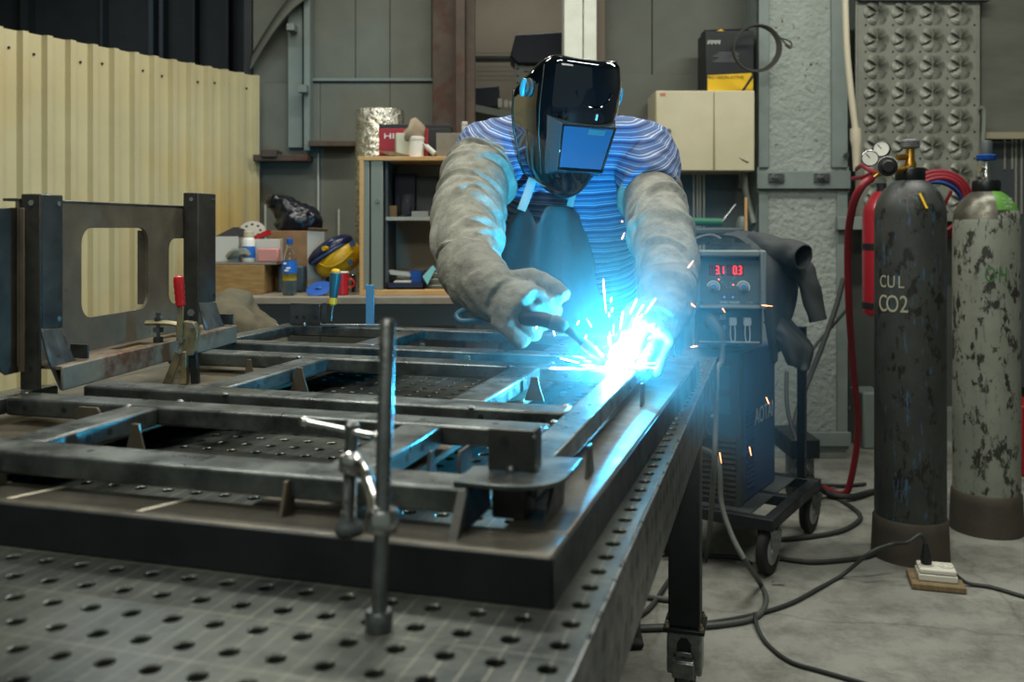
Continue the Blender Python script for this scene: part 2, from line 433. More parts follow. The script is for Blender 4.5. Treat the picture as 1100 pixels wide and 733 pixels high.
def mat_bottle(name, c1, c2, flake, flakeamt, streak):
    m = mat(name, c1, .5, .1, c2, 5, .9, .1, 80)
    nt = m.node_tree; N = nt.nodes; L = nt.links; b = N['Principled BSDF']
    src = b.inputs['Base Color'].links[0].from_socket
    tc = N.new('ShaderNodeTexCoord')
    def ns(sc, st, lo, hi):
        mp = N.new('ShaderNodeMapping'); mp.inputs['Scale'].default_value = st; L.new(tc.outputs['Object'], mp.inputs['Vector'])
        n = N.new('ShaderNodeTexNoise'); n.inputs['Scale'].default_value = sc; n.inputs['Detail'].default_value = 9; n.inputs['Roughness'].default_value = .72
        L.new(mp.outputs['Vector'], n.inputs['Vector'])
        r = N.new('ShaderNodeValToRGB'); r.color_ramp.elements[0].position = lo; r.color_ramp.elements[1].position = hi
        L.new(n.outputs['Fac'], r.inputs['Fac']); return r.outputs['Color']
    for fac, colr in ((ns(22, (1, 1, .55), flakeamt, flakeamt + .03), flake), (ns(42, (1.2, 1.2, .22), .57, .66), streak)):
        x = N.new('ShaderNodeMix'); x.data_type = 'RGBA'; L.new(fac, x.inputs['Factor']); L.new(src, x.inputs['A']); x.inputs['B'].default_value = C(colr)
        src = x.outputs['Result']
    L.new(src, b.inputs['Base Color'])
    return m
m_bottle1 = mat_bottle('dark_bottle_paint', '#2a2f2f', '#3e403c', '#1d1b18', .55, '#3d5a70')
m_bottle2 = mat_bottle('flaking_bottle_paint', '#8d9286', '#7c8176', '#33332e', .535, '#5e6058')
m_ring = mat('bottle_foot', '#3c3a34', .7, .3, '#524a40', 6, .9, .2, 60)

def mat_yellowsheet():
    m = mat('yellow_sheet', '#c1b892', .35, .1, '#b2a985', 2, .9, .03, 30)
    nt = m.node_tree; N = nt.nodes; L = nt.links; b = N['Principled BSDF']
    src = b.inputs['Base Color'].links[0].from_socket
    tc = N.new('ShaderNodeTexCoord')
    n = N.new('ShaderNodeTexNoise'); n.inputs['Scale'].default_value = 1.3; n.inputs['Detail'].default_value = 5
    L.new(tc.outputs['Object'], n.inputs['Vector'])
    r = N.new('ShaderNodeValToRGB'); r.color_ramp.elements[0].position = .5; r.color_ramp.elements[1].position = .7
    L.new(n.outputs['Fac'], r.inputs['Fac'])
    x = N.new('ShaderNodeMix'); x.data_type = 'RGBA'; L.new(r.outputs['Color'], x.inputs['Factor']); L.new(src, x.inputs['A']); x.inputs['B'].default_value = C('#bfa76c')
    L.new(x.outputs['Result'], b.inputs['Base Color'])
    return m
m_sheet = mat_yellowsheet()
FUME = .6
ARCW = 26
ARCS = 38
# ---------------------------------------------------------------- welding table
PT = .0420
NW, NL = 29, 50                                    # holes across / along
TW, TL = NW * PT, NL * PT
tbl = thing('welding_table', T(0, 0, 0), 'large perforated steel welding table on castor legs carrying the jig', 'table')
tbl_rot = math.atan2(-UX, -UY)
def tabletop():
    mb = MB(); R = .0078; zt, zb = .85, .836
    # square outline sampled at 16 points incl. corners
    sqr = []
    for k in range(16):
        a = 2 * PI * k / 16; c, s = math.cos(a), math.sin(a); d = 1 / max(abs(c), abs(s)); sqr.append((c * d, s * d, c, s))
    n = 16
    fs = [(k, (k + 1) % n, n + (k + 1) % n, n + k) for k in range(n)] + [(n + k, n + (k + 1) % n, 2 * n + (k + 1) % n, 2 * n + k) for k in range(n)] + [(2 * n + k, 2 * n + (k + 1) % n, 3 * n + (k + 1) % n, 3 * n + k) for k in range(n)]
    V = []; Fc = []
    for i in range(NW):
        for j in range(NL):
            pc, qc = (i + .5) * PT, (j + .5) * PT; o = len(V)
            for (r, z) in ((None, zt), (R * 1.15, zt), (R, zt - .0012), (R, zb)):
                for (a, b, c, s) in sqr:
                    if r is None: V.append((qc + b * PT / 2, pc + a * PT / 2, z))
                    else: V.append((qc + s * r, pc + c * r, z))
            Fc += [tuple(x + o for x in f) for f in fs]
    me = bpy.data.meshes.new('tabletop'); me.from_pydata(V, [], Fc)
    bm = bmesh.new(); bm.from_mesh(me); bmesh.ops.remove_doubles(bm, verts=bm.verts, dist=1e-5); bmesh.ops.recalc_face_normals(bm, faces=bm.faces)
    up = sum(f.normal.z for f in bm.faces)
    if up < 0: bmesh.ops.reverse_faces(bm, faces=bm.faces)
    bm.to_mesh(me); bm.free(); me.materials.append(m_table)
    for p in me.polygons: p.use_smooth = True
    me.set_sharp_from_angle(angle=math.radians(30))
    o = bpy.data.objects.new('tabletop', me); COL.objects.link(o); o.parent = tbl
    o.rotation_euler = (0, 0, math.atan2(-UY, -UX))            # local x -> (-UX,-UY)
    # local y must point left along p: (-.9615,.2748); rotation gives (UY,-UX) so mirror y in the mesh
    for v in me.vertices: v.co.y = -v.co.y
    me.flip_normals()
    return o
tabletop()
under = MB().tb(.03, TW - .03, .03, TL - .03, .80, .806)
under.build('hole_backing', m_black, tbl)  # black sheet added under the top so the holes look dark
def apron(p0, p1, q0, q1, name='side_skirt'):
    a, b = T(p0, q0, 0), T(p1, q1, 0)
    mb = MB(); mb.tb(min(p0, p1), max(p0, p1), min(q0, q1), max(q0, q1), .742, .8495)
    o = mb.build(name, m_skirt, tbl, bevel=.002)
    return o
apron(0, .012, 0, TL); apron(TW - .012, TW, 0, TL); apron(.012, TW - .012, 0, .012); apron(.012, TW - .012, TL - .012, TL)
for k, (p, q) in enumerate(((.075, .07), (TW - .1, .07), (.075, TL - .1), (TW - .1, TL - .1))):
    if k == 2: continue
    a = .04; z0 = .175
    lg = MB().tb(p - a, p + a, q - a, q + a, z0, .80).build('leg', m_jigdark, tbl, bevel=.004)
    MB().tb(p - .052, p + .052, q - .052, q + .052, z0 - .011, z0).build('foot_plate', m_bare if False else m_jigdark, lg, bevel=.002)
    for sp in (-1, 1):
        for sq in (-1, 1):
            b = MB(); c = T(p + sp * .042, q + sq * .042, z0); b.cyl(c, c + Vector((0, 0, .009)), .007, n=6); b.cyl(c + Vector((0, 0, .009)), c + Vector((0, 0, .016)), .004, n=8); b.build('bolt', m_zinc, lg)
    h = MB(); h.tb(p - .044, p + .044, q - .04, q + .04, .055, z0 - .011)
    h.build('castor_housing', m_bare, lg, bevel=.006)
    s_ = MB(); s_.prism([T(p + a_, q + .0402, z_) for a_, z_ in ((-.016, .105), (.016, .105), (.018, .135), (.008, .15), (-.008, .15), (-.018, .135))], T(0, .0016, 0) - T(0, 0, 0)); s_.build('housing_slot', m_black, lg)
    br = MB(); br.tb(p - .028, p + .028, q + .040, q + .070, .094, .104); br.tb(p - .028, p + .028, q + .064, q + .072, .06, .100); br.tb(p - .02, p + .02, q + .041, q + .05, .104, .118)
    br.build('brake_pedal', m_bare, lg, bevel=.003)
    c0, c1 = T(p - .026, q, .05), T(p + .026, q, .05)
    w = MB(); w.lathe(c0, [(.02, 0), (.046, .002), (.05, .008), (.05, .044), (.046, .05), (.02, .052)], 24, c1 - c0); w.build('castor_wheel', m_rubber, lg)
    MB().cyl(T(p, q + .055, .001), T(p, q + .055, .06), .016, n=16).build('levelling_foot', m_dgrey, lg)
wn_ = MB(); wn_.cyl(T(.0012, .002, .8488), T(.0012, TL - .002, .8488), .0026, n=8); wn_.build('worn_edge', m_bare, tbl)

# ---------------------------------------------------------------- jig base (welding fixture) on the table
ZB0, ZB = .8505, .897
jig = thing('welding_jig', T(.5, 1.0, ZB0), 'rust-stained welding jig base with upright locating fins lying on the perforated table', 'jig')
# outer outline: right edge slightly skewed to the table
def J(p, q, z): return T(p + .044 - (.044 - .017) * (1.675 - q) / 1.28, q, z)
def jbar(name, p0, p1, q0, q1, m=m_jig, z0=ZB0, z1=ZB):
    mb = MB(); mb.hexa([J(p0, q0, z0), J(p1, q0, z0), J(p1, q1, z0), J(p0, q1, z0), J(p0, q0, z1), J(p1, q0, z1), J(p1, q1, z1), J(p0, q1, z1)])
    return mb.build(name, m, jig, bevel=.003)
jbar('base_rail', 0, 1.13, 1.610, 1.675)           # front
jbar('base_rail', 0, .066, .395, 1.610)            # right
jbar('base_rail', 1.064, 1.13, .395, 1.610)        # left
jbar('base_rail', .066, 1.064, .395, .46)          # far
jbar('base_rail', .345, .72, 1.02, 1.09)           # hidden tie
for p0, p1 in ((.235, .345), (.72, 1.064)):
    jbar('cross_plate', p0, p1, .46, 1.61, m_plate, ZB - .012)
# bluish-black strips laid over the front and right outer faces
jbar('edge_strip', 0, 1.13, 1.6752, 1.6772, m_jigdark, ZB0, ZB - .002)
jbar('edge_strip', -.002, -.0002, .395, 1.677, m_jigdark, ZB0, ZB - .002)
# chalk marks on the front rail
for p, dq in ((.655, 0), (.58, .0), (.415, 0)):
    ck = MB(); ck.hexa([J(p, 1.612, ZB), J(p + .007, 1.612, ZB), J(p + .03, 1.665, ZB), J(p + .023, 1.665, ZB), J(p, 1.612, ZB + .0004), J(p + .007, 1.612, ZB + .0004), J(p + .03, 1.665, ZB + .0004), J(p + .023, 1.665, ZB + .0004)]); ck.build('chalk_mark', m_chalk, jig)

FT, FB = .937, .911
def fin(p, q, along='p', w=.026, h=.036, th=.004, top=.35, parent=jig, m=m_plate):
    """pointed locating fin; the plate runs along p or q"""
    pts = [(-w / 2, 0), (w / 2, 0), (w / 2 * top * 1.3, h * .75), (w / 2 * top, h), (-w / 2 * top, h), (-w / 2 * top * 1.4, h * .7)]
    if along == 'p':
        poly = [T(p + a, q, ZB + b) for a, b in pts]; d = T(0, th, 0) - T(0, 0, 0)
    else:
        poly = [T(p, q + a, ZB + b) for a, b in pts]; d = T(th, 0, 0) - T(0, 0, 0)
    return MB().prism(poly, d).build('locating_fin', m, parent, bevel=.0006)
fin(.331, 1.630, 'q', .03, .034); fin(.70, 1.630, 'q', .03, .034)
fin(.640, 1.47, 'p', .032, .042); fin(.945, 1.40, 'p', .028, .040); fin(.80, 1.368, 'p', .036, .036, top=.9)
fin(.675, .985, 'p', .036, .042); fin(.85, .868, 'p', .022, .034); fin(.745, 1.17, 'q', .02, .036)
fin(.84, 1.178, 'p', .02, .034); fin(.245, .96, 'p', .034, .040); fin(.235, 1.47, 'q', .034, .034, m=m_post)
fin(.205, 1.44, 'q', .04, .032, top=.8, m=m_post); fin(.062, 1.40, 'q', .04, .036, m=m_post); fin(.062, .95, 'q', .036, .036, m=m_post)
fin(.61, .55, 'p', .03, .036); fin(.45, .71, 'p', .03, .036)
# corner supports
c = MB().prism([T(.139, 1.66, ZB), T(.139, 1.55, ZB), T(.139, 1.56, FT - .003), T(.139, 1.632, FT - .003)], T(.009, 0, 0) - T(0, 0, 0)); c.build('corner_fin', m_post, jig)
c = MB().prism([T(.068, 1.60, ZB), T(.068, 1.52, ZB), T(.068, 1.51, FT - .003), T(.068, 1.555, FT - .003)], T(.004, 0, 0) - T(0, 0, 0)); c.build('corner_fin', m_post, jig)
MB().tb(.093, .128, 1.545, 1.585, ZB, FT - .002).build('corner_block', m_post, jig, bevel=.002)

# ---------------------------------------------------------------- workpiece: ladder frame of rectangular tubes
fr = thing('steel_tube_frame', T(.5, 1.0, FB), 'flat welded ladder frame of grey rectangular steel tubes held up on the jig fins', 'metal frame')
def tubebar(name, p0, p1, q0, q1, m=m_tube, z0=FB, z1=FT):
    return MB().tb(p0, p1, q0, q1, z0, z1).build(name, m, fr, bevel=.0035)
tubebar('long_tube', .139, 1.06, 1.575, 1.628)
tubebar('long_tube', .131, .955, 1.312, 1.362)
tubebar('long_tube', .131, .920, 1.190, 1.243)
tubebar('long_tube', .131, 1.05, .795, .853)
tubebar('long_tube', .131, 1.10, .632, .690)
tubebar('long_tube', .131, 1.10, .285, .335)
tubebar('side_tube', .087, .130, .285, 1.56)
for p in (.690, .264):
    for q0, q1 in ((1.362, 1.575), (.853, 1.190), (.335, .632)):
        tubebar('cross_tube', p - .001, p + .051, q0, q1)
tubebar('cross_tube', 1.05, 1.10, .335, .632)
tubebar('cross_tube', .960, 1.008, 1.25, 1.575)
# drilled holes shown as dark bores on tube faces (sunk cylinders)
dirq = T(0, 1, 0) - T(0, 0, 0); dirp = T(1, 0, 0) - T(0, 0, 0)
for p, q in ((.92, 1.362), (.85, 1.362), (.86, .853), (.215, .853), (.25, 1.243), (.43, 1.362), (.16, 1.243)):
    c0 = T(p, q, .924); MB().cyl(c0 - dirq * .003, c0 + dirq * .0004, .0045, n=12).build('drilled_hole', m_black, fr)
for p, q in ((.689, 1.50), (.689, 1.46), (.263, 1.48), (.263, 1.43), (.263, 1.06), (.689, 1.1)):
    c0 = T(p, q, .923); MB().cyl(c0 + dirp * .003, c0 - dirp * .0004, .0048, n=12).build('drilled_hole', m_black, fr)
for p, q in ((.60, 1.60), (.24, 1.60), (.42, 1.217), (.30, 1.335), (.55, 1.217), (.2, 1.335)):
    c0 = T(p, q, FT); MB().cyl(c0 - Vector((0, 0, .003)), c0 + Vector((0, 0, .0004)), .0045, n=12).build('drilled_hole', m_black, fr)
# tack weld beads
for p, q in ((.958, 1.318), (.69, 1.312), (.264, 1.24), (.75, .853), (.255, .79), (.14, 1.60), (.131, 1.30), (.69, .64), (1.1, .335), (.74, 1.362), (.14, 1.19), (.32, .853), (.66, 1.243)):
    MB().ball(T(p, q, FT - .001), .0055, 10, (1, 1, .6)).build('weld_bead', m_bare, fr)
# rounded corner gusset
pl = [(.155, 1.625), (.155, 1.56), (.132, 1.56), (.132, 1.50), (.052, 1.50)]
pl += [(.052 + .05 * (1 - math.cos(a)), 1.575 + .05 * math.sin(a)) for a in [PI / 2 * k / 8 for k in range(9)]]
MB().prism([T(p, q, FT + .0002) for p, q in pl], (0, 0, .005)).build('corner_gusset', m_tube, fr, bevel=.001)
# angle tab standing on the corner, and the drilled one on the far rail
def angle_tab(p0, p1, q, h, z=FT + .0055, d=.03, holes=()):
    mb = MB(); mb.tb(p0, p1, q - .004, q, z, z + h); mb.tb(p0, p0 + .004, q - d, q - .004, z, z + h)
    o = mb.build('angle_tab', m_post, fr, bevel=.0008)
    for pp, zz in holes:
        c0 = T(pp, q, z + zz); MB().cyl(c0 - dirq * .003, c0 + dirq * .0005, .005, n=12).build('tab_hole', m_black, o)
    for c_, r_ in ((T((p0 + p1) / 2, q + .001, z + .001), .006), (T(p0 + .002, q - d * .2, z + .002), .005), (T(p0 + .001, q - .002, z + h - .006), .0028)): MB().ball(c_, r_, 10).build('tab_weld', m_bare, o)
angle_tab(.086, .135, 1.574, .042, holes=((.118, .03),))
angle_tab(.99, 1.075, .312, .056, FT, .04, ((1.055, .02), (1.035, .02), (1.0, .02)))

# ---------------------------------------------------------------- upright end panel with two windows
PU0 = .985
def TP(p, q, z): return T(p + .135 * (1.305 - q), q, z)          # the panel stands slightly askew on the frame
def pb_(mb, p0, p1, q0, q1, z0, z1):
    return mb.hexa([TP(p0, q0, z0), TP(p1, q0, z0), TP(p1, q1, z0), TP(p0, q1, z0), TP(p0, q0, z1), TP(p1, q0, z1), TP(p1, q1, z1), TP(p0, q1, z1)])
up = thing('upright_end_panel', T(1.0, 1.0, FT), 'upright dark steel end panel with two rounded windows between posts', 'metal panel')
def panel():
    """sheet in one upright plane, windows cut as polygons"""
    zb, zt = .975, 1.232
    outer = [(1.31, zb), (.73, zb), (.73, zt), (1.31, zt)]
    def rrect(q0, q1, z0, z1, r, n=6):
        pts = []
        for cx, cz, a0 in ((q1 - r, z1 - r, 0), (q0 + r, z1 - r, 90), (q0 + r, z0 + r, 180), (q1 - r, z0 + r, 270)):
            for k in range(n + 1):
                a = math.radians(a0 + 90 * k / n); pts.append((cx + r * math.cos(a), cz + r * math.sin(a)))
        return pts
    wins = [rrect(.937, 1.151, 1.033, 1.190, .028), rrect(.765, .859, 1.034, 1.168, .022)]
    bm = bmesh.new(); es = []
    for loop in [outer] + wins:
        vs = [bm.verts.new(TP(PU0, q, z) - LOC[up.name]) for q, z in loop]
        es += [bm.edges.new((vs[i], vs[(i + 1) % len(vs)])) for i in range(len(vs))]
    bmesh.ops.triangle_fill(bm, use_beauty=True, use_dissolve=False, edges=es)
    me = bpy.data.meshes.new('p'); bm.to_mesh(me); bm.free()
    o = link('window_sheet', me, m_post2, up, LOC[up.name], smooth=0); d = o.modifiers.new('s', 'SOLIDIFY'); d.thickness = .006; d.offset = 0
    return o
panel()
wf_ = MB()                                                       # folded return on the far side of the big window
pb_(wf_, PU0 + .003, PU0 + .022, .930, .937, 1.04, 1.185); wf_.build('window_fold', m_post2, up)
pb_(MB(), PU0 - .004, PU0 + .028, .73, 1.31, 1.232, 1.2365).build('top_flange', m_tube, up, bevel=.001)
fl_ = MB()
for q0, q1, p0, p1 in ((.683, .88, .914, PU0 + .01), (.96, 1.00, .914, PU0 + .01), (1.10, 1.294, .914, PU0 + .01), (.88, .96, .914, .93), (.88, .96, .962, PU0 + .01), (1.0, 1.10, .914, .93), (1.0, 1.10, .962, PU0 + .01)):
    pb_(fl_, p0, p1, q0, q1, .970, .975)
fl_.build('floor_flange', m_channel, up)
ch = MB(); pb_(ch, .912, .917, .683, 1.294, FT, .975); pb_(ch, .917, PU0, .683, .688, FT, .970)
ch.build('bottom_channel', m_channel, up, bevel=.003)
gs = MB(); gs.prism([TP(PU0 - .004, 1.215, .975), TP(PU0 - .03, 1.215, .975), TP(PU0 - .004, 1.215, 1.005)], TP(0, 1.21, 0) - TP(0, 1.215, 0)); gs.build('gusset', m_channel, up)
def post(qf, qr, zt):
    """folded angle: narrow near flange, wider web facing the frame"""
    mb = MB(); pb_(mb, .945, .950, qr, qf - .004, 1.03, zt); pb_(mb, .945, .982, qf - .004, qf, FT + .001, zt); pb_(mb, .978, .983, qr, qf - .004, 1.03, zt)
    o = mb.build('post', m_post, up, bevel=.002)
    w = qf - qr
    f1 = [TP(.945, qf - .003, 1.034), TP(.945, qr, 1.028), TP(.934, qr - .01, .985), TP(.915, qr - .028, FT + .002), TP(.915, qf - .012, FT + .002), TP(.934, qf - .006, .985)]
    MB().prism(f1, TP(.004, 0, 0) - TP(0, 0, 0)).build('bent_foot', m_footsteel, o, bevel=.001)
    pb_(MB(), .950, .982, qf - .004, qf + .001, FT + .001, 1.03).build('foot_cheek', m_post, o)
    pb_(MB(), .917, .95, qr - .03, qr - .025, FT + .04, 1.0).build('foot_lip', m_footsteel, o)
    for z in (zt - .014, 1.045): MB().cyl(TP(.946, qr + .012, z), TP(.9436, qr + .012, z), .0042, n=12).build('rivet', m_chrome, o)
    MB().cyl(TP(.962, qf, zt - .014), TP(.962, qf + .0012, zt - .014), .0045, n=12).build('rivet', m_chrome, o)
    for z in (1.0, .972): MB().cyl(TP(.962, qf - .002, z), TP(.962, qf + .0014, z), .0042, n=12).build('rivet_hole', m_black, o)
    return o
post(1.305, 1.249, 1.243); post(.801, .722, 1.264)
lf = [(1.305, 1.222), (1.35, 1.220), (1.35, .985), (1.346, .972), (1.335, .965), (1.305, .965)]
MB().prism([TP(PU0 + .004, q, z) for q, z in lf], TP(-.004, 0, 0) - TP(0, 0, 0)).build('end_flange', m_flange, up, bevel=.001)
lfb = MB(); pb_(lfb, PU0 - .012, PU0 + .004, 1.304, 1.308, .966, 1.221); lfb.build('return_lip', m_channel, up, bevel=.001)

# ---------------------------------------------------------------- toggle clamp with red handle
c0 = at(195, 413, 1.73); c0.z = ZB
tg = thing('toggle_clamp', c0, 'toggle clamp with ribbed red handle pressing on the upright panel channel', 'clamp')
def c2(px, py, dy=0): return at(px, py, 1.73 + dy)
MB().prism([c2(174, 413), c2(183, 413), c2(192, 392), c2(196, 378), c2(188, 378)], (0, .012, 0)).build('bracket_leg', m_zinc, tg, bevel=.001)
MB().prism([c2(192, 413, -.012), c2(200, 413, -.012), c2(200, 378, -.012), c2(194, 378, -.012)], (0, .02, 0)).build('bracket_leg', m_zinc, tg, bevel=.001)
MB().prism([c2(205, 413), c2(213, 413), c2(210, 378), c2(202, 378)], (0, .014, 0)).build('bracket_leg', m_jigdark, tg, bevel=.001)
MB().prism([c2(191, 383, -.008), c2(207, 382, -.008), c2(212, 358, -.008), c2(208, 347, -.008), c2(197, 345, -.008), c2(192, 360, -.008)], (0, .02, 0)).build('side_plate', m_zinc, tg, bevel=.001)
MB().prism([c2(189, 366, -.014), c2(195, 366, -.014), c2(197, 330, -.014), c2(190, 328, -.014)], (0, .006, 0)).build('lever', m_zinc, tg, bevel=.001)
limb(MB(), [c2(157, 347), c2(180, 347), c2(196, 350)], [(.009, .005)] * 3, 12, 3).build('clamp_arm', m_zinc, tg)
sp = MB(); sp.cyl(c2(170, 338), c2(170, 362), .0035, n=10); sp.cyl(c2(170, 352), c2(170, 357), .010, n=6); sp.cyl(c2(170, 341), c2(170, 346), .008, n=6); sp.cyl(c2(170, 336), c2(170, 339), .005, n=6)
sp.build('spindle', m_bare, tg); MB().cyl(c2(170, 362), c2(170, 372), .0085, .0095, 14).build('rubber_tip', m_rubber, tg)
hp = [(.006, 0), (.009, .004), (.0085, .012), (.0095, .016), (.0085, .022), (.0098, .027), (.0088, .033), (.010, .038), (.0092, .044), (.0098, .049), (.0085, .056), (.004, .059)]
MB().lathe(c2(194, 330, -.01), hp, 18, c2(191.5, 297, -.01) - c2(194, 330, -.01)).build('red_grip', m_red, tg)
pv = MB()
for x, y in ((206, 351), (194, 366), (193, 378), (206, 379)): pv.cyl(c2(x, y, -.017), c2(x, y, -.006), .0045, n=10)
pv.cyl(c2(205, 336, -.012), c2(205, 336, .008), .007, n=6)
pv.build('pivot_bolt', m_bare, tg)

# ---------------------------------------------------------------- screw clamp standing in the table
b0 = gr(407, 676, .8502)
sc_ = thing('screw_clamp', b0, 'steel screw clamp with tall round post and sliding arm in front', 'clamp')
topp = at(416.5, 343, .79)
MB().rings([(b0, .0068), (b0.lerp(topp, .985), .0068), (topp, .0045)], 20).build('post', m_bare2 if 'm_bare2' in globals() else m_bare, sc_)
MB().lathe(b0, [(.0075, .0003), (.0115, .0003), (.0118, .004), (.0118, .014), (.0105, .016), (.0075, .016)], 24).build('stop_collar', m_bare, sc_)
pad0 = at(374.5, 573, .885); pad0.z = ZB + .0006
s1 = at(378, 462, .872)
MB().lathe(pad0, [(.0125, 0), (.0135, .003), (.012, .008), (.0085, .012), (.0075, .02)], 24).build('swivel_pad', m_dgrey, sc_)
scr = [(pad0.lerp(s1, .14 + .62 * k / 60), .0068 if k % 2 else .0056) for k in range(61)]
MB().rings(scr, 14).build('threaded_screw', m_tube, sc_)
hd = MB(); hd.rings([(pad0.lerp(s1, .74), .0075), (pad0.lerp(s1, .78), .0062), (pad0.lerp(s1, .95), .0062), (pad0.lerp(s1, 1.0), .0072), (pad0.lerp(s1, 1.06), .0072), (pad0.lerp(s1, 1.09), .004)], 16)
hd.build('screw_head', m_bare, sc_)
tb0, tb1 = at(327, 453, .885), at(404, 469, .860)
tbm = MB(); tbm.cyl(tb0, tb1, .0032, n=12); tbm.ball(tb0, .0052, 12); tbm.ball(tb1, .0052, 12); tbm.build('tommy_bar', m_chrome, sc_)
am = MB()
limb(am, [pad0.lerp(s1, .70) + Vector((0, -.004, 0)), at(392, 508, .855), at(402, 540, .80), at(407, 556, .783)], [(.011, .013), (.006, .010), (.007, .010), (.011, .011)], 14, 5)
am.build('sliding_arm', m_chrome, sc_)
ax = (topp - b0).normalized(); j0 = b0 + ax * .083
MB().lathe(j0, [(.0072, 0), (.0135, 0), (.0145, .004), (.0145, .014), (.0125, .018), (.0072, .018)], 20, ax).build('arm_boss', m_chrome, sc_)
MB().rings([(pad0.lerp(s1, .60), .0095), (pad0.lerp(s1, .62), .0115), (pad0.lerp(s1, .74), .0115), (pad0.lerp(s1, .76), .0095)], 18).build('arm_nut', m_chrome, sc_)

# ---------------------------------------------------------------- bar clamp with teal handle on the far rail
q0 = T(.86, .31, FT)
bc = thing('bar_clamp', q0, 'bar clamp with teal and yellow handle upright on the far frame tube', 'clamp')
YB = q0.y
def b2(px, py): return at(px, py, YB)
MB().box(b2(393, 0).x, b2(402, 0).x, YB - .003, YB + .004, FT + .001, b2(0, 306).z).build('flat_bar', m_teal2 if 'm_teal2' in globals() else mat('blued_bar', '#5d86a0', .35, .6), bc, bevel=.001)
MB().box(b2(345, 0).x, b2(414, 0).x, YB - .006, YB + .007, FT + .0005, FT + .007).build('sliding_jaw', m_bare, bc, bevel=.001)
h0, h1 = b2(355.5, 345), b2(361, 290); hx = h1 - h0
MB().rings([(h0, .004), (h0 + hx * .35, .004)], 12).build('spindle', m_bare, bc)
MB().rings([(h0 + hx * .30, .006), (h0 + hx * .34, .0105), (h0 + hx * .45, .0105), (h0 + hx * .46, .009)], 16).build('yellow_ferrule', m_yellow, bc)
MB().rings([(h0 + hx * .46, .0105), (h0 + hx * .6, .0125), (h0 + hx * .8, .0145), (h0 + hx * .93, .0145), (h0 + hx * .95, .0125)], 16).build('teal_grip', m_teal, bc)
MB().rings([(h0 + hx * .945, .0125), (h0 + hx * .98, .012), (h0 + hx * 1.02, .007)], 16).build('yellow_cap', m_yellow, bc)
# ---------------------------------------------------------------- the welder
per = thing('person', (.20, 2.74, 0), 'person in striped shirt, welding helmet and leather sleeves bending over the table to weld', 'person')
ARC = at(658, 396, 1.63); ARC.z = FT + .006
pel = Vector((.185, 2.76, .93)); che = Vector((.165, 2.52, 1.25)); nek = Vector((.150, 2.40, 1.42)); hed = Vector((.150, 2.285, 1.440))
shR, shL = at(528, 165, 2.42), at(690, 168, 2.42)
elR, wrR = at(502, 243, 2.09), at(512, 296, 1.84)
elL, wrL = at(712, 258, 2.08), at(718, 316, 1.81)
haR, haL = at(556, 333, 1.67), at(704, 344, 1.70)

def head_parts(mb):
    f = Vector((.12, -.88, -.45)).normalized(); u = Vector((.02, -.45, .89)).normalized(); r = f.cross(u).normalized()
    M = Matrix((r, f, u)).transposed()
    mb.ball(hed + u * .02, .1, 20, (.78, .95, 1.18), M)               # skull
    mb.ball(hed - u * .055 + f * .02, .07, 16, (.85, 1, .95), M)      # jaw
    mb.ball(hed - u * .005 + f * .098, .018, 10, (.8, 1, 1.6), M)     # nose
    mb.ball(hed - u * .05 + f * .088, .016, 10, (1.6, .6, .6), M)     # lips
    for s in (-1, 1): mb.ball(hed + r * s * .082, .028, 10, (.35, .8, 1.2), M)
def body():
    mb = MB()
    limb(mb, [pel + Vector((0, .02, -.06)), pel, pel.lerp(che, .5), che, che.lerp(nek, .6), nek], [(.15, .10), (.165, .115), (.15, .105), (.175, .115), (.15, .085), (.06, .06)], 24, 5, side=(1, 0, 0))
    limb(mb, [nek - Vector((0, -.02, .04)), nek, hed], [.06, .056, .055], 16, 4)
    head_parts(mb)
    for s, e, w, h in ((shR, elR, wrR, haR), (shL, elL, wrL, haL)):
        limb(mb, [che.lerp(nek, .75), s, s.lerp(e, .5), e, e.lerp(w, .4), w, w.lerp(h, .55)], [.05, .062, .054, .043, .045, .030, .028], 16, 5)
    for sx in (-1, 1):
        hip = pel + Vector((sx * .09, 0, -.03)); kn = Vector((hip.x + sx * .03, 2.72, .49)); an = Vector((hip.x + sx * .05, 2.80, .09))
        limb(mb, [hip, hip.lerp(kn, .5), kn, kn.lerp(an, .35), an], [.09, .082, .058, .058, .038], 18, 5)
        limb(mb, [an + Vector((0, .04, -.04)), an + Vector((0, -.06, -.045)), an + Vector((0, -.16, -.06))], [(.035, .035), (.04, .035), (.03, .02)], 12, 4)
    return mb
fuse('body', body(), m_skin, per, .009, 6)
# trousers and shoes
mb = MB()
limb(mb, [pel + Vector((0, .01, -.10)), pel + Vector((0, 0, -.02)), pel + Vector((0, -.03, .07))], [(.17, .125), (.178, .13), (.172, .125)], 24, 4, side=(1, 0, 0))
for sx in (-1, 1):
    hip = pel + Vector((sx * .09, 0, -.03)); kn = Vector((hip.x + sx * .03, 2.72, .49)); an = Vector((hip.x + sx * .05, 2.80, .09))
    limb(mb, [hip, hip.lerp(kn, .5), kn, kn.lerp(an, .5), an + Vector((0, 0, -.01))], [.105, .10, .08, .075, .07], 18, 5)
fuse('trousers', mb, m_trouser, per, .012, 6, .008, 9)
for sx in (-1, 1):
    an = Vector((pel.x + sx * .14, 2.80, .0)); mb = MB()
    limb(mb, [an + Vector((0, .06, .05)), an + Vector((0, .0, .055)), an + Vector((0, -.1, .045)), an + Vector((0, -.19, .03))], [(.045, .045), (.05, .052), (.052, .042), (.035, .026)], 14, 4, side=(1, 0, 0))
    mb.box(an.x - .05, an.x + .05, an.y - .21, an.y + .08, .002, .02)
    fuse('shoe', mb, m_rubber, per, .008, 4)

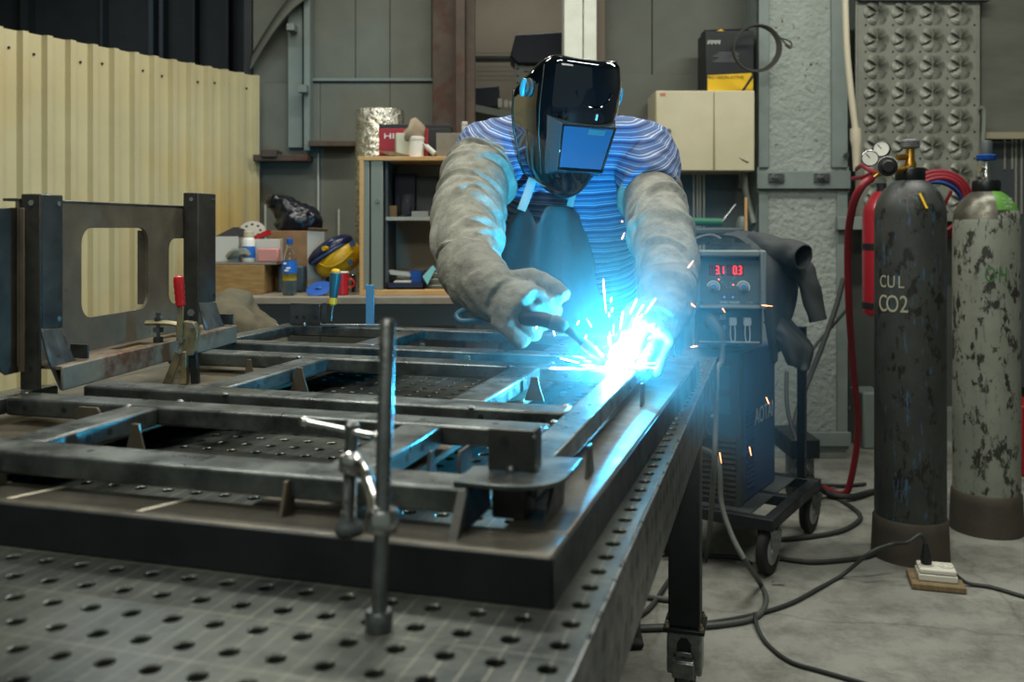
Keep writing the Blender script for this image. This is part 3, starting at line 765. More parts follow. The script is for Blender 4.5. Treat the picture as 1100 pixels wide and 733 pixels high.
# striped shirt: torso + short sleeves
sh = MB()
limb(sh, [pel + Vector((0, .0, .02)), pel.lerp(che, .5), che, che.lerp(nek, .5), nek + Vector((0, .01, -.02)), nek + Vector((0, -.015, .03))], [(.185, .135), (.178, .13), (.20, .14), (.185, .12), (.10, .085), (.066, .066)], 30, 6, side=(1, 0, 0))
for s, e in ((shR, elR), (shL, elL)):
    limb(sh, [che.lerp(nek, .62), s.lerp(che.lerp(nek, .8), .35), s, s.lerp(e, .28), s.lerp(e, .45)], [.08, .10, .090, .078, .068], 20, 5)
spa = (nek - pel).normalized()
def stripes(me, off):
    a = me.attributes.new('stripe', 'FLOAT', 'POINT'); cx = che.x
    for i, v in enumerate(me.vertices):
        w = v.co + off; dx = abs(w.x - cx)
        t = (w - pel).dot(Vector((0, -.25, .97)))
        t -= 2.2 * max(0, dx - .12) ** 2 - .4 * dx * dx * 0
        a.data[i].value = t + .004 * noise.noise(w * 9) + 5
fuse('striped_shirt', sh, m_shirt, per, .0085, 5, .009, 10, 1.0, extra=stripes)

# apron: curved sheet hanging in front of the chest
ap = MB()
def apr(u, v):                       # u across -1..1, v down 0..1
    top = [Vector(at(612, 222, 2.30))]
    y = 2.27 + .16 * v + .12 * u * u
    half = .092 + .038 * min(1, v / .22) + .085 * max(0, min(1, (v - .42) / .25))
    x = .088 + .09 * max(0, min(1, (v - .3) / .4)) + half * u
    z = 1.245 - .62 * v
    y += .012 * math.sin(9 * u + 3 * v)
    if v < .35:
        z -= .045 * math.exp(-((u + .28) / .16) ** 2) * (1 - v / .35) + .03 * abs(u) ** 3 * (1 - v / .35)
    return Vector((x, y, z))
nu, nv = 28, 24
vs = [apr(-1 + 2 * i / nu, j / nv) for j in range(nv + 1) for i in range(nu + 1)]
ap.add(vs, [(j * (nu + 1) + i, j * (nu + 1) + i + 1, (j + 1) * (nu + 1) + i + 1, (j + 1) * (nu + 1) + i) for j in range(nv) for i in range(nu)])
apo = ap.build('apron', m_apron, per, solid=.004, smooth=80)
MB().loft(curve([at(560, 226, 2.275), at(568, 205, 2.29), at(575, 182, 2.30), at(583, 150, 2.36), at(590, 128, 2.44)], 5), [(.011, .0022)] * 21, 10, side=(1, 0, 0)).build('neck_strap', m_lgrey, apo)
MB().loft(curve([at(612, 222, 2.27), at(618, 200, 2.29), at(630, 160, 2.36), at(640, 128, 2.44)], 5), [(.008, .0022)] * 16, 10, side=(1, 0, 0)).build('neck_strap', m_lgrey, apo)

# leather over-sleeves with gathered ends and soft creases
def sleeve(pts, rad, seed, lo=.07, hi=.9):
    rnd = random.Random(seed); folds = []
    for k in range(15):
        folds.append((.08 + .84 * (k + rnd.uniform(-.3, .3)) / 14, rnd.uniform(.04, .13) * rnd.choice((-1, 1)), rnd.uniform(0, 6.28), rnd.uniform(.013, .024), rnd.uniform(.08, .17), rnd.uniform(0, 6.28)))
    mb = MB(); c = curve(pts, 22); r = lerpl([(x, x) for x in rad], len(c))
    def fn(t, a):
        w = .02 * noise.noise(Vector((math.cos(a) * 2, math.sin(a) * 2, t * 9 + seed * 3)))
        for tc_, sl, ph, wd, am, ps in folds:
            d = (t - tc_ - sl * math.sin(a + ph)) / wd
            if abs(d) < 4: w += am * (.45 + .55 * math.cos(a - ps)) * (math.exp(-d * d) - .55 * math.exp(-(d - 1.7) ** 2) - .25 * math.exp(-(d + 1.7) ** 2))
        for e, sg in ((lo, 1), (hi, 1)):
            g = math.exp(-((t - e) / .03) ** 2)
            w += -g * (.06 + .035 * math.sin(a * 15 + seed))
        return 1 + w
    mb.loft(c, r, 72, True, fn=fn)
    return mb.build('leather_sleeve', m_leather, per, smooth=80, sub=1)
sR = sleeve([at(514, 176, 2.34), at(512, 190, 2.30), at(508, 210, 2.22), at(503, 232, 2.13), at(502, 258, 2.02), at(507, 280, 1.90), at(513, 295, 1.83)], [.084, .088, .085, .085, .075, .056, .053], 5)
sL = sleeve([at(691, 184, 2.37), at(697, 203, 2.31), at(703, 226, 2.22), at(711, 254, 2.08), at(718, 285, 1.93), at(719, 308, 1.84), at(717, 322, 1.79)], [.070, .073, .074, .073, .062, .051, .047], 9)

# gloves: palm, four curled fingers and a thumb each
def glove(parent, wrist, X, Z, curl, spread=.0, thumb=(.55, .6), scale=1.18, gaunt=None, side=1):
    X = Vector(X).normalized(); Z = (Vector(Z) - X * Vector(Z).dot(X)).normalized(); Y = Z.cross(X) * side
    S = scale; mb = MB()
    def P(x, y, z): return wrist + (X * x + Y * y + Z * z) * S
    limb(mb, [P(-.01, 0, 0), P(.03, .0, .004), P(.065, .002, .006), P(.092, .002, .004)], [(.036, .023), (.043, .024), (.046, .021), (.045, .017)], 18, 4, side=Y)
    for k, (y, L, r) in enumerate(((.034, .080, .0108), (.0115, .088, .0112), (-.0115, .083, .0108), (-.034, .068, .0100))):
        a = 0; p = [(.082, 0.0)]; pos = [.085, .0]
        c = curl[k] if isinstance(curl, (list, tuple)) else curl
        for seg, fr_ in ((.45, .9), (.30, 1.1), (.25, .7)):
            a += c * fr_
            pos = [pos[0] + math.cos(a) * L * seg, pos[1] - math.sin(a) * L * seg]; p.append(tuple(pos))
        sp = y * (1 + spread)
        limb(mb, [P(.06, y, .002)] + [P(x, y + (sp - y) * i / 3, z) for i, (x, z) in enumerate(p)], [r * S, r * S, r * S * 1.02, r * S * .98, r * S * .85], 12, 4)
    t1, t2 = thumb
    limb(mb, [P(.02, .028, -.004), P(.045, .052, -.012), P(.045 + .035 * math.cos(t1), .056 + .02 * math.sin(t1), -.016 - .018 * t2), P(.045 + .066 * math.cos(t1), .056 + .026 * math.sin(t1), -.02 - .036 * t2)], [.018 * S, .0165 * S, .014 * S, .011 * S], 12, 4)
    if gaunt: limb(mb, gaunt[0], gaunt[1], 24, 5)
    return fuse('welding_glove', mb, m_glove, parent, .0042, 3, .004, 17, 1.2)
gw = at(527, 313, 1.74)
gl = glove(per, gw, at(570, 340, 1.63) - gw, Vector((-.35, -.80, .45)), [1.15, 1.25, 1.3, 1.3], 0, (.10, .35), 1.22,
      ([at(500, 281, 1.90), at(504, 290, 1.86), at(514, 302, 1.80), gw, at(543, 324, 1.70)], [.056, .064, .062, .054, .046]), side=1)
# turned-back cuff flap and the raised seam on the back of the hand
fl2 = MB(); fc = at(498, 292, 1.785); fa = (at(512, 281, 1.8) - at(484, 306, 1.8)).normalized(); fn2 = Vector((-.35, -.85, .40)).normalized(); fb2 = fa.cross(fn2).normalized()
vs = [fc + fn2 * .012]
for rr, dz in ((.5, .010), (.85, .004), (1.0, -.012), (1.02, -.03)):
    for k in range(28):
        a_ = 2 * PI * k / 28; vs.append(fc + (fa * math.cos(a_) * .045 + fb2 * math.sin(a_) * .029) * rr * (1 + .05 * math.sin(5 * a_)) + fn2 * (dz + .002 * math.sin(9 * a_)))
fl2.add(vs, [(0, 1 + k, 1 + (k + 1) % 28) for k in range(28)] + [(1 + i * 28 + k, 1 + (i + 1) * 28 + k, 1 + (i + 1) * 28 + (k + 1) % 28, 1 + i * 28 + (k + 1) % 28) for i in range(3) for k in range(28)])
fl2.build('cuff_flap', m_leather, gl, solid=.004, smooth=80)
gw2 = at(717, 328, 1.75)
glove(per, gw2, at(694, 372, 1.66) - gw2, Vector((.25, -.75, .6)), [.32, .38, .42, .46], .3, (-.6, .9), 1.0,
      ([at(717, 308, 1.85), at(716, 320, 1.80), at(713, 334, 1.755), at(706, 350, 1.71)], [.055, .060, .050, .040]), side=-1)

# hair
hf = Vector((.34, -.87, -.34)).normalized(); hu = Vector((.17, -.34, .93)); hu = (hu - hf * hu.dot(hf)).normalized()
hr = hf.cross(hu).normalized()
if hr.x < 0: hr = -hr
mb = MB(); mb.ball(hed + hu * .034 - hf * .012, .102, 24, (.86, .95, 1.12), Matrix((hr, hf, hu)).transposed())
hair = mb.build('hair', m_hair, per, smooth=80)

# welding helmet: open-topped face shell
hc = at(628, 145, 2.12)                                # centre of the front face
def HP(x, y, z): return hc + hr * x + hu * y + hf * z
def prof(v):                                           # v: 0 top .. 1 chin -> half width, y, forward offset
    ks = [(0, .102, .166, -.030), (.05, .108, .159, -.016), (.2, .112, .118, .0), (.4, .111, .055, .006), (.6, .103, -.008, .006), (.74, .089, -.060, .002), (.86, .074, -.112, -.006), (.95, .056, -.148, -.018), (1, .026, -.165, -.036)]
    for a, b in zip(ks, ks[1:]):
        if v <= b[0]:
            t = (v - a[0]) / (b[0] - a[0]); return tuple(x + (y - x) * t for x, y in zip(a[1:], b[1:]))
    return ks[-1][1:]
def spt(v, ph, grow=0):
    w, y, z = prof(v); d = .125 * (.5 + .5 * w / .118); e = .86
    c, s_ = math.cos(ph), math.sin(ph)
    x = math.copysign(abs(s_) ** e, s_) * (w + grow); zz = z - d + math.copysign(abs(c) ** e, c) * (d + grow)
    if abs(ph) > PI / 2: zz = z - d - (abs(ph) - PI / 2) * .16; x = math.copysign(w + grow, s_)
    y -= .085 * max(0, abs(ph) - .75) ** 1.4 * (1 - v) ** 1.5
    return HP(x, y, zz)
def shell(phi, nphi=56, nv=34):
    mb = MB(); vs = [spt(j / nv, -phi + 2 * phi * i / nphi) for j in range(nv + 1) for i in range(nphi + 1)]
    mb.add(vs, [(j * (nphi + 1) + i, j * (nphi + 1) + i + 1, (j + 1) * (nphi + 1) + i + 1, (j + 1) * (nphi + 1) + i) for j in range(nv) for i in range(nphi)])
    return mb
hel = shell(2.0).build('welding_helmet', m_helmet, per, solid=.003, smooth=80, sub=1)
rim = [spt(0, -2.0 + 4.0 * i / 50, .001) for i in range(51)]
MB().loft(rim, [(.0028, .0028)] * 51, 8).build('top_rim', m_helmetside, hel)
edge = [spt(j / 34, -2.0, .001) for j in range(35)]; MB().loft(edge, [(.003, .003)] * 35, 8).build('side_edge', m_helmetside, hel)
edge = [spt(j / 34, 2.0, .001) for j in range(35)]; MB().loft(edge, [(.003, .003)] * 35, 8).build('side_edge', m_helmetside, hel)
# pale side panel seam
ln = [spt(.06 + .8 * j / 30, -1.08, .0008) for j in range(31)]; MB().loft(ln, [(.0016, .0016)] * 31, 6).build('side_seam', m_helmetside, hel)
# window: sloping bezel from the shell in to the lens frame
WO = [(-.088, .034, -.030), (.088, .034, -.030), (.068, -.104, -.024), (-.068, -.104, -.024)]
WI = [(-.068, .026, .017), (.070, .026, .017), (.058, -.084, .014), (-.058, -.084, .014)]
WK = [(-.062, .020, .015), (.064, .020, .015), (.053, -.077, .012), (-.053, -.077, .012)]
def ring(name, A, B, dz, m):
    mb = MB(); a = [HP(*p) for p in A]; b = [HP(*p) for p in B]
    for i in range(4):
        j = (i + 1) % 4
        mb.hexa([a[i] - hf * dz, a[j] - hf * dz, b[j] - hf * dz, b[i] - hf * dz, a[i], a[j], b[j], b[i]])
    return mb.build(name, m, hel, bevel=.0015)
ring('window_bezel', WO, WI, .012, m_bezel)
ring('lens_frame', WI, WK, .006, m_helmet)
MB().prism([HP(x, y, z - .001) for x, y, z in WK], -hf * .003).build('filter_lens', m_lensin, hel)
MB().prism([HP(*p) for p in ((.0, .018, .0155), (.044, .018, .0155), (.042, .004, .0150), (.0, .004, .0150))], -hf * .001).build('sensor_strip', m_face, hel)
ck_ = []
for i in range(13):
    a = PI + PI * i / 12; ck_.append(HP(.045 * math.cos(a) + .006, .100 + .036 * math.sin(a), -.004 + .017 * (1 - abs(math.cos(a)) * .9)))
MB().loft(ck_, [(.0028, .0022)] * 13, 8).build('brow_ridge', m_helmet, hel)
MB().prism([HP(.016, .038, .010), HP(.020, .038, .010), HP(.020, .052, .010), HP(.016, .052, .010)], -hf * .004).build('light_sensor', m_print, hel)
for sg in (-1, 1):
    kb = HP(sg * .110, .078, -.105)
    k = MB(); k.lathe(kb, [(.022, 0), (.022, .006), (.014, .008), (.014, .014), (.010, .016)], 20, hr * sg); ko = k.build('adjusting_knob', m_dgrey, hel)
    k = MB(); kk = kb + hr * sg * .016; k.rings([(kk + hu * .020, .005), (kk + hu * .008, .008), (kk - hu * .006, .009), (kk - hu * .02, .005)], 12); k.build('knob_cap', m_knob, ko)

# torch in the gloved hand
tt = thing('welding_torch', at(560, 345, 1.65), 'welding torch with bent neck gripped in the gloved hand at the left', 'welding torch')
MB().tube([at(520, 338, 1.73), at(550, 342, 1.67), at(580, 343, 1.63), at(592, 346, 1.622)], .0135, 14, 6).build('handle', m_black, tt)
MB().rings([(at(587, 345, 1.625), .0125), (at(597, 347, 1.62), .015), (at(604, 351, 1.618), .013), (at(608, 354, 1.618), .009)], 16).build('neck_collar', m_dgrey, tt)
MB().tube([at(600, 348, 1.618), at(612, 356, 1.618), at(622, 364, 1.622), at(630, 372, 1.626)], .0075, 14, 6).build('bent_neck', m_dgrey, tt)
n0 = at(626, 368, 1.624); d = (ARC - n0).normalized()
MB().rings([(n0, .009), (n0 + d * .008, .0105), (n0 + d * .030, .0095), (n0 + d * .042, .0075)], 16).build('gas_nozzle', mat('copper_nozzle', '#a8785a', .35, .9), tt)
MB().tube([at(540, 350, 1.69), at(552, 357, 1.67), at(566, 352, 1.65)], .0045, 10, 5).build('trigger', m_black, tt)
MB().tube([at(532, 338, 1.71), at(515, 331, 1.74), at(499, 333, 1.75), at(491, 339, 1.75), at(496, 345, 1.74), at(512, 344, 1.73), at(528, 342, 1.71)], .006, 12, 6).build('cable_loop', mat('teal_loop', '#2c5f78', .4), tt)

# arc, sparks and fume
arc = MB(); arc.ball(ARC, .013, 16, (1, 1, .9))
solo('welding_arc', arc, mat('arc_light', '#ffffff', .5, emit='#d8f4ff', estr=200), 'brilliant white welding arc glowing at the tube corner', 'welding arc', smooth=80)
sk = MB(); random.seed(11)
m_spark = mat('spark_hot', '#ffffff', .5, emit='#ffe9d0', estr=12); m_spark2 = mat('spark_cool', '#ff9060', .5, emit='#ff8a5a', estr=6)
def spark(mb, c, d, L, r):
    d = Vector(d).normalized(); mb.rings([(c, r * .5), (c + d * L * .3, r), (c + d * L, r * .35)], 6)
for k in range(52):
    a = random.gauss(.85, .55); 
    if random.random() < .22: a = random.uniform(2.8, 3.6)
    d = Vector((math.cos(a), random.uniform(-.5, .25), math.sin(a))); d.normalize()
    if d.z < -.1: d.z = abs(d.z) * .3 if random.random() < .6 else d.z * .2
    rr = .012 + abs(random.gauss(0, .038))
    c = ARC + d * rr
    if c.z < FT: c.z = FT + .004
    spark(sk, c, d + Vector((0, 0, -.1)), random.uniform(.008, .026), random.uniform(.0004, .0010))
for px, py, px2, py2 in ((648, 300, 651, 336), (657, 319, 656, 325), (658, 331, 657, 335), (669, 335, 666, 353), (684, 321, 677, 337), (704, 321, 693, 337), (691, 328, 684, 339), (690, 338, 680, 353), (592, 345, 596, 361), (622, 345, 620, 349), (577, 350, 576, 353), (602, 385, 622, 390), (590, 396, 612, 397), (630, 360, 627, 368), (695, 352, 703, 348), (600, 425, 618, 415), (608, 431, 622, 423), (592, 421, 612, 412)):
    a, b = at(px, py, 1.63), at(px2, py2, 1.63)
    if min(a.z, b.z) < FT + .002: a.z = max(a.z, FT + .006); b.z = max(b.z, FT + .004)
    spark(sk, a, b - a, (b - a).length, .0011)
solo('welding_sparks', sk, m_spark, 'shower of white hot sparks flying from the arc', 'sparks', smooth=80)['kind'] = 'stuff'
sk = MB()
for px, py, px2, py2 in ((728, 346, 736, 343), (742, 326, 747, 330), (742, 373, 749, 372), (716, 313, 721, 306), (739, 288, 745, 280), (712, 309, 718, 303), (716, 313, 720, 316), (668, 237, 669, 239), (776, 331, 779, 336), (818, 328, 830, 329), (823, 427, 826, 434), (773, 486, 775, 498), (805, 480, 807, 490), (668, 257, 671, 250)):
    Y = 1.75 if px < 760 else 2.5
    a, b = at(px, py, Y), at(px2, py2, Y); spark(sk, a, b - a, (b - a).length, .0013)
solo('drifting_sparks', sk, m_spark2, 'scattered orange sparks drifting away to the right of the arc', 'sparks', smooth=80)['kind'] = 'stuff'
# fume cloud, also imitating the lens glow round the arc
fm = bpy.data.materials.new('fume_glow'); fm.use_nodes = True
nt = fm.node_tree; nt.nodes.clear(); o_ = nt.nodes.new('ShaderNodeOutputMaterial'); vs_ = nt.nodes.new('ShaderNodeVolumeScatter')
vs_.inputs['Color'].default_value = (.75, .95, 1, 1); vs_.inputs['Anisotropy'].default_value = .0
tc = nt.nodes.new('ShaderNodeTexCoord'); mp = nt.nodes.new('ShaderNodeMapping'); mp.inputs['Scale'].default_value = (1 / .42, 1 / .42, 1 / .42)
gd = nt.nodes.new('ShaderNodeTexGradient'); gd.gradient_type = 'SPHERICAL'; ml = nt.nodes.new('ShaderNodeMath'); ml.operation = 'MULTIPLY'; ml.inputs[1].default_value = FUME; pw = nt.nodes.new('ShaderNodeMath'); pw.operation = 'POWER'; pw.inputs[1].default_value = 2.2
nt.links.new(tc.outputs['Object'], mp.inputs[0]); nt.links.new(mp.outputs[0], gd.inputs[0]); nt.links.new(gd.outputs['Fac'], pw.inputs[0]); nt.links.new(pw.outputs[0], ml.inputs[0]); nt.links.new(ml.outputs[0], vs_.inputs['Density']); nt.links.new(vs_.outputs[0], o_.inputs['Volume'])
fb = MB(); fb.ball(ARC, .42, 32)
solo('fume_and_glow', fb, fm, 'blue lit haze around the arc, welding fume plus imitated lens glow', 'smoke', loc=ARC, smooth=80)['kind'] = 'stuff'
# ---------------------------------------------------------------- room shell
def wb(x0p, x1p, Y, z0, z1, th=.08):     # wall slab spanning two pixel columns at depth Y (thickness goes back)
    return MB().box(at(x0p, 0, Y).x, at(x1p, 0, Y).x, Y, Y + th, z0, z1)
struct('floor', MB().box(-5, 4.2, -1.5, 9, -.1, 0), m_floor)
struct('ceiling', MB().box(-5, 4.2, -1.5, 9, 3.6, 3.7), m_wall)
YW = 5.0
# left part of the back wall: sheets with seams
b = MB()
for x0, x1 in ((270, 330.6), (331, 381.6), (382, 418.6), (419, 463.6), (464, 492)): b.add(*(lambda m: (m.v, m.f))(wb(x0, x1, YW, 1.977, 3.4, .06)))
for x0, x1 in ((270, 343.6), (344, 418.6), (419, 492)): b.add(*(lambda m: (m.v, m.f))(wb(x0, x1, YW - .02, 0, 1.975, .08)))
struct('wall_back', b, m_walll, bevel=.003)
struct('wall_back_liner', MB().box(at(270, 0, YW).x, at(492, 0, YW).x, YW + .062, YW + .08, 0, 3.4), m_walll)
struct('wall_hall', MB().box(-5, at(268, 0, YW).x, 7.2, 7.3, 0, 3.6), m_walld)
struct('wall_hall_side', MB().box(at(268, 0, YW).x - .03, at(268, 0, YW).x + .02, YW, 7.2, 0, 3.6), m_walld)
struct('wall_left', MB().box(-4.6, -4.5, -1.5, 7.3, 0, 3.6), m_walld)
for px, w, m in ((163, 5, m_halld), (174, 4, m_halld), (27, 8, m_walld), (110, 2, m_halld), (209, 2, m_walld), (245, 2, m_walld)):
    o = MB().box(at(px - w / 2, 0, 7.1).x, at(px + w / 2, 0, 7.1).x, 7.08, 7.19, 0, 3.5)
    struct('trim_hall', o, m)
# steel posts, ledge and seam strips on the back wall
b = MB(); b.add(*(lambda m: (m.v, m.f))(wb(309, 325, YW - .06, 1.62, 3.4, .05))); b.add(*(lambda m: (m.v, m.f))(wb(326, 333, YW - .1, 1.6, 3.4, .09)))
struct('trim_post', b, m_steelgrey, bevel=.004)
struct('trim_bracket', MB().box(at(322, 0, 4.88).x, at(331, 0, 4.88).x, 4.84, 4.9, at(0, 100, 4.88).z, at(0, 92, 4.88).z).box(at(310, 0, 4.9).x, at(318, 0, 4.9).x, 4.86, 4.94, at(0, 33, 4.88).z, at(0, 26, 4.88).z), m_steelgrey)
b = MB(); b.box(at(275, 0, 4.9).x, at(333, 0, 4.9).x, 4.84, 4.98, at(0, 174, 4.9).z, at(0, 167, 4.9).z)
b.box(at(333, 0, 4.9).x, at(384, 0, 4.9).x, 4.86, 4.98, at(0, 158, 4.9).z, at(0, 152, 4.9).z)
b.box(at(284, 0, 4.88).x, at(300, 0, 4.88).x, 4.82, 4.95, at(0, 170, 4.9).z, at(0, 162, 4.9).z)
struct('trim_ledge', b, m_rustbeam, bevel=.004)
struct('trim_seam', MB().box(at(333, 0, 4.97).x, at(466, 0, 4.97).x, 4.965, 4.99, at(0, 87, 4.97).z, at(0, 84, 4.97).z), m_steelgrey)
b = MB()
for px, y0, y1 in ((342, 165, 300), (364, 225, 290), (285, 220, 300)): b.box(at(px, 0, 4.97).x - .004, at(px, 0, 4.97).x + .004, 4.965, 4.985, at(0, y1, 4.97).z, at(0, y0, 4.97).z)
struct('trim_streak', b, mat('pale_strip', '#a9aca2', .7))
# curved strip added to imitate an arched shadow across the upper wall
cw = MB(); pts = [at(268, 76, 4.93), at(282, 52, 4.9), at(298, 28, 4.88), (at(314, 10, 4.87)), at(332, -4, 4.86)]
cc = curve(pts, 6); vs = []
for p in cc: vs += [p, p + Vector((-.0, .06, .10))]
cw.add(vs, [(2 * i, 2 * i + 2, 2 * i + 3, 2 * i + 1) for i in range(len(cc) - 1)])
struct('trim_shadow_arc', cw, m_walll, solid=.01)
# rust brown steel stanchion beside the opening
b = MB(); b.box(at(464, 0, 4.8).x, at(490, 0, 4.8).x, 4.84, 4.96, 0, 3.5); b.box(at(490, 0, 4.8).x, at(500, 0, 4.8).x, 4.74, 4.96, 0, 3.5); b.box(at(500, 0, 4.8).x, at(510, 0, 4.8).x, 4.80, 4.9, 0, 3.5)
struct('column_rusted', b, m_rustbeam, bevel=.004)
# opening to the store room behind
struct('wall_store', MB().box(at(460, 0, 7.0).x, at(680, 0, 7.0).x, 7.0, 7.1, 0, 3.6), m_tan)
b = MB(); b.box(at(606, 0, 4.8).x, at(626, 0, 4.8).x, 4.8, 5.02, 0, 3.5); b.box(at(627, 0, 4.8).x, at(641, 0, 4.8).x, 4.8, 5.02, 0, 3.5)
struct('column_white', b, m_whitecol, bevel=.006)
struct('trim_jamb', MB().box(at(641, 0, 4.86).x, at(650, 0, 4.86).x, 4.86, 5.05, 0, 3.5), mat('jamb_brown', '#5d5246', .7))
# grey sheet wall behind the cabinets
b = MB()
for x0, x1 in ((650, 700), (701, 806)): b.add(*(lambda m: (m.v, m.f))(wb(x0, x1, YW, 0, 3.4, .06)))
b.add(*(lambda m: (m.v, m.f))(wb(650, 806, YW - .015, 1.4, 2.02, .012)))
struct('wall_right_back', b, m_wall, bevel=.002)
# big concrete column with steel corner angles, band and foot
XC0, XC1 = at(813, 0, 4.75).x, at(912, 0, 4.75).x
def mat_concrete2():
    m = mat('rough_cast', '#919994', .9, 0, '#828a84', 3, .9, .6, 36, bdist=.022)
    nt = m.node_tree; N = nt.nodes; L = nt.links; b = N['Principled BSDF']; src = b.inputs['Base Color'].links[0].from_socket
    tc = N.new('ShaderNodeTexCoord'); n = N.new('ShaderNodeTexNoise'); n.inputs['Scale'].default_value = 34; n.inputs['Detail'].default_value = 3
    L.new(tc.outputs['Object'], n.inputs['Vector'])
    r = N.new('ShaderNodeValToRGB'); r.color_ramp.elements[0].position = .26; r.color_ramp.elements[1].position = .32
    r.color_ramp.elements[0].color = (.12, .12, .11, 1); r.color_ramp.elements[1].color = (1, 1, 1, 1); L.new(n.outputs['Fac'], r.inputs['Fac'])
    x = N.new('ShaderNodeMix'); x.data_type = 'RGBA'; x.blend_type = 'MULTIPLY'; x.inputs['Factor'].default_value = .9; L.new(src, x.inputs['A']); L.new(r.outputs['Color'], x.inputs['B']); L.new(x.outputs['Result'], b.inputs['Base Color'])
    return m
struct('column_concrete', MB().box(XC0 + .01, XC1 - .01, 4.76, 5.25, 0, 3.5), mat_concrete2())
b = MB(); zb = lambda y: at(0, y, 4.74).z
b.box(XC0, at(826, 0, 4.75).x, 4.745, 4.76, zb(180), 3.5); b.box(XC0, at(825, 0, 4.75).x, 4.745, 4.76, .05, zb(206)); b.box(XC0, XC0 + .012, 4.745, 5.2, .05, 3.5)
b.box(at(893, 0, 4.75).x, XC1, 4.745, 4.76, zb(180), 3.5); b.box(at(899, 0, 4.75).x, XC1, 4.745, 4.76, .1, zb(206)); b.box(XC1 - .012, XC1, 4.745, 5.2, .05, 3.5)
struct('trim_corner_angles', b, m_steelgrey, bevel=.003)
b = MB(); b.box(XC0 - .005, at(916, 0, 4.7).x, 4.725, 4.746, zb(203), zb(184)); b.box(at(868, 0, 4.7).x, at(916, 0, 4.7).x, 4.72, 4.746, .07, zb(464)); b.box(at(900, 0, 4.7).x, at(945, 0, 4.7).x, 4.70, 4.74, zb(247), zb(233))
struct('trim_band', b, m_steelgrey, bevel=.003)
for px in (834, 883):
    o = MB(); c = at(px, 191, 4.72); o.cyl(c, c + Vector((0, -.05, 0)), .011, n=10); o.cyl(c, c + Vector((0, -.015, 0)), .022, n=6); o.box(c.x - .04, c.x + .04, 4.715, 4.726, c.z - .022, c.z + .022)
    struct('trim_anchor', o, m_bare)
o = MB(); c = at(908, 167, 4.74); o.cyl(c, c + Vector((0, -.03, 0)), .012, n=8); struct('trim_anchor', o, m_bare)
# right-hand bay: recess behind the bottles
struct('wall_right', b := MB().box(at(912, 0, 5.3).x, 4.0, 5.3, 5.36, 0, 3.5), mat('bay_wall', '#4d544f', .8, 0, '#414743', 2.5, .9))
struct('wall_right_foot', MB().box(at(912, 0, 5.2).x, 3.6, 5.16, 5.295, .0, at(0, 440, 5.2).z), m_concrete)
struct('wall_right_upper', MB().box(at(1054, 0, 5.1).x, 3.6, 5.1, 5.28, at(0, 142, 5.1).z, 3.5), mat('upper_panel', '#6a6c62', .7, 0, '#54564f', 1.2, .9, stretch=(1, 1, 4)))
struct('trim_rail', MB().box(at(1054, 0, 5.05).x, 3.6, 5.05, 5.1, at(0, 149, 5.05).z, at(0, 142, 5.05).z), mat('rail_pale', '#938d77', .6))
b = MB()
for px in (1078, 1086, 1090, 1096): b.box(at(px, 0, 5.15).x, at(px + 1.2, 0, 5.15).x, 5.14, 5.15, at(0, 182 if px < 1088 else 230, 5.15).z, at(0, 150, 5.15).z)
struct('trim_slots', b, mat('pale_slot', '#8f8d80', .6))
struct('trim_dark_door', MB().box(at(1056, 0, 5.2).x, 3.5, 5.15, 5.2, .3, at(0, 149, 5.2).z), mat('dark_door', '#3c4446', .6))
struct('wall_side_right', MB().box(4.0, 4.1, -1.5, 5.4, 0, 3.6), m_wall)

# yellow profiled sheet partition on the left
pe = Vector((-1.372, 4.9, 0)); pd = Vector((-.5086, -.861, 0)).normalized(); pn = Vector((.861, -.5086, 0)).normalized()
prof_ = []; pit = .1065
for k in range(-1, 26):
    s = k * pit
    prof_ += [(s - .024, 0), (s - .014, .026), (s + .010, .026), (s + .020, 0)]
prof_ = [(s, d) for s, d in prof_ if s >= -.016]
vs = []; ZT = 2.0
for s, d in prof_:
    p = pe + pd * s + pn * d; vs += [Vector((p.x, p.y, .02)), Vector((p.x, p.y, ZT))]
mb = MB(); mb.add(vs, [(2 * i, 2 * i + 2, 2 * i + 3, 2 * i + 1) for i in range(len(prof_) - 1)])
ys = solo('corrugated_partition', mb, m_sheet, 'tall yellow corrugated metal sheet partition at the left', 'partition', solid=.0015, smooth=0)
for k in range(0, 24):
    p = pe + pd * (k * pit + .055) + pn * .001
    if k % 3 != 1: MB().cyl(Vector((p.x, p.y, 1.925 - .01 * (k % 2))), Vector((p.x, p.y, 1.925 - .01 * (k % 2))) + pn * .004, .006, n=8).build('sheet_screw', m_rubber, ys)

# ---------------------------------------------------------------- workbench on the left
ZBN = .90
bn = thing('workbench', (-.75, 4.2, 0), 'cluttered workbench with pale board top and dark steel frame along back wall', 'workbench')
BX0, BX1, BY0, BY1 = -1.34, .05, 3.86, 4.62
MB().box(BX0, BX1, BY0, BY1, ZBN - .03, ZBN).build('bench_top', m_benchtop, bn, bevel=.003)
MB().box(BX0 + .01, BX1 - .01, BY0 + .006, BY0 + .03, ZBN - .12, ZBN - .032).build('front_rail', m_bench, bn)
for x in (BX0 + .05, BX1 - .1):
    for y in (BY0 + .05, BY1 - .08): MB().box(x, x + .05, y, y + .05, 0, ZBN - .03).build('leg', m_bench, bn)
MB().box(BX0 + .05, BX1 - .05, BY0 + .05, BY1 - .08, .2, .23).build('lower_shelf', m_bench, bn)
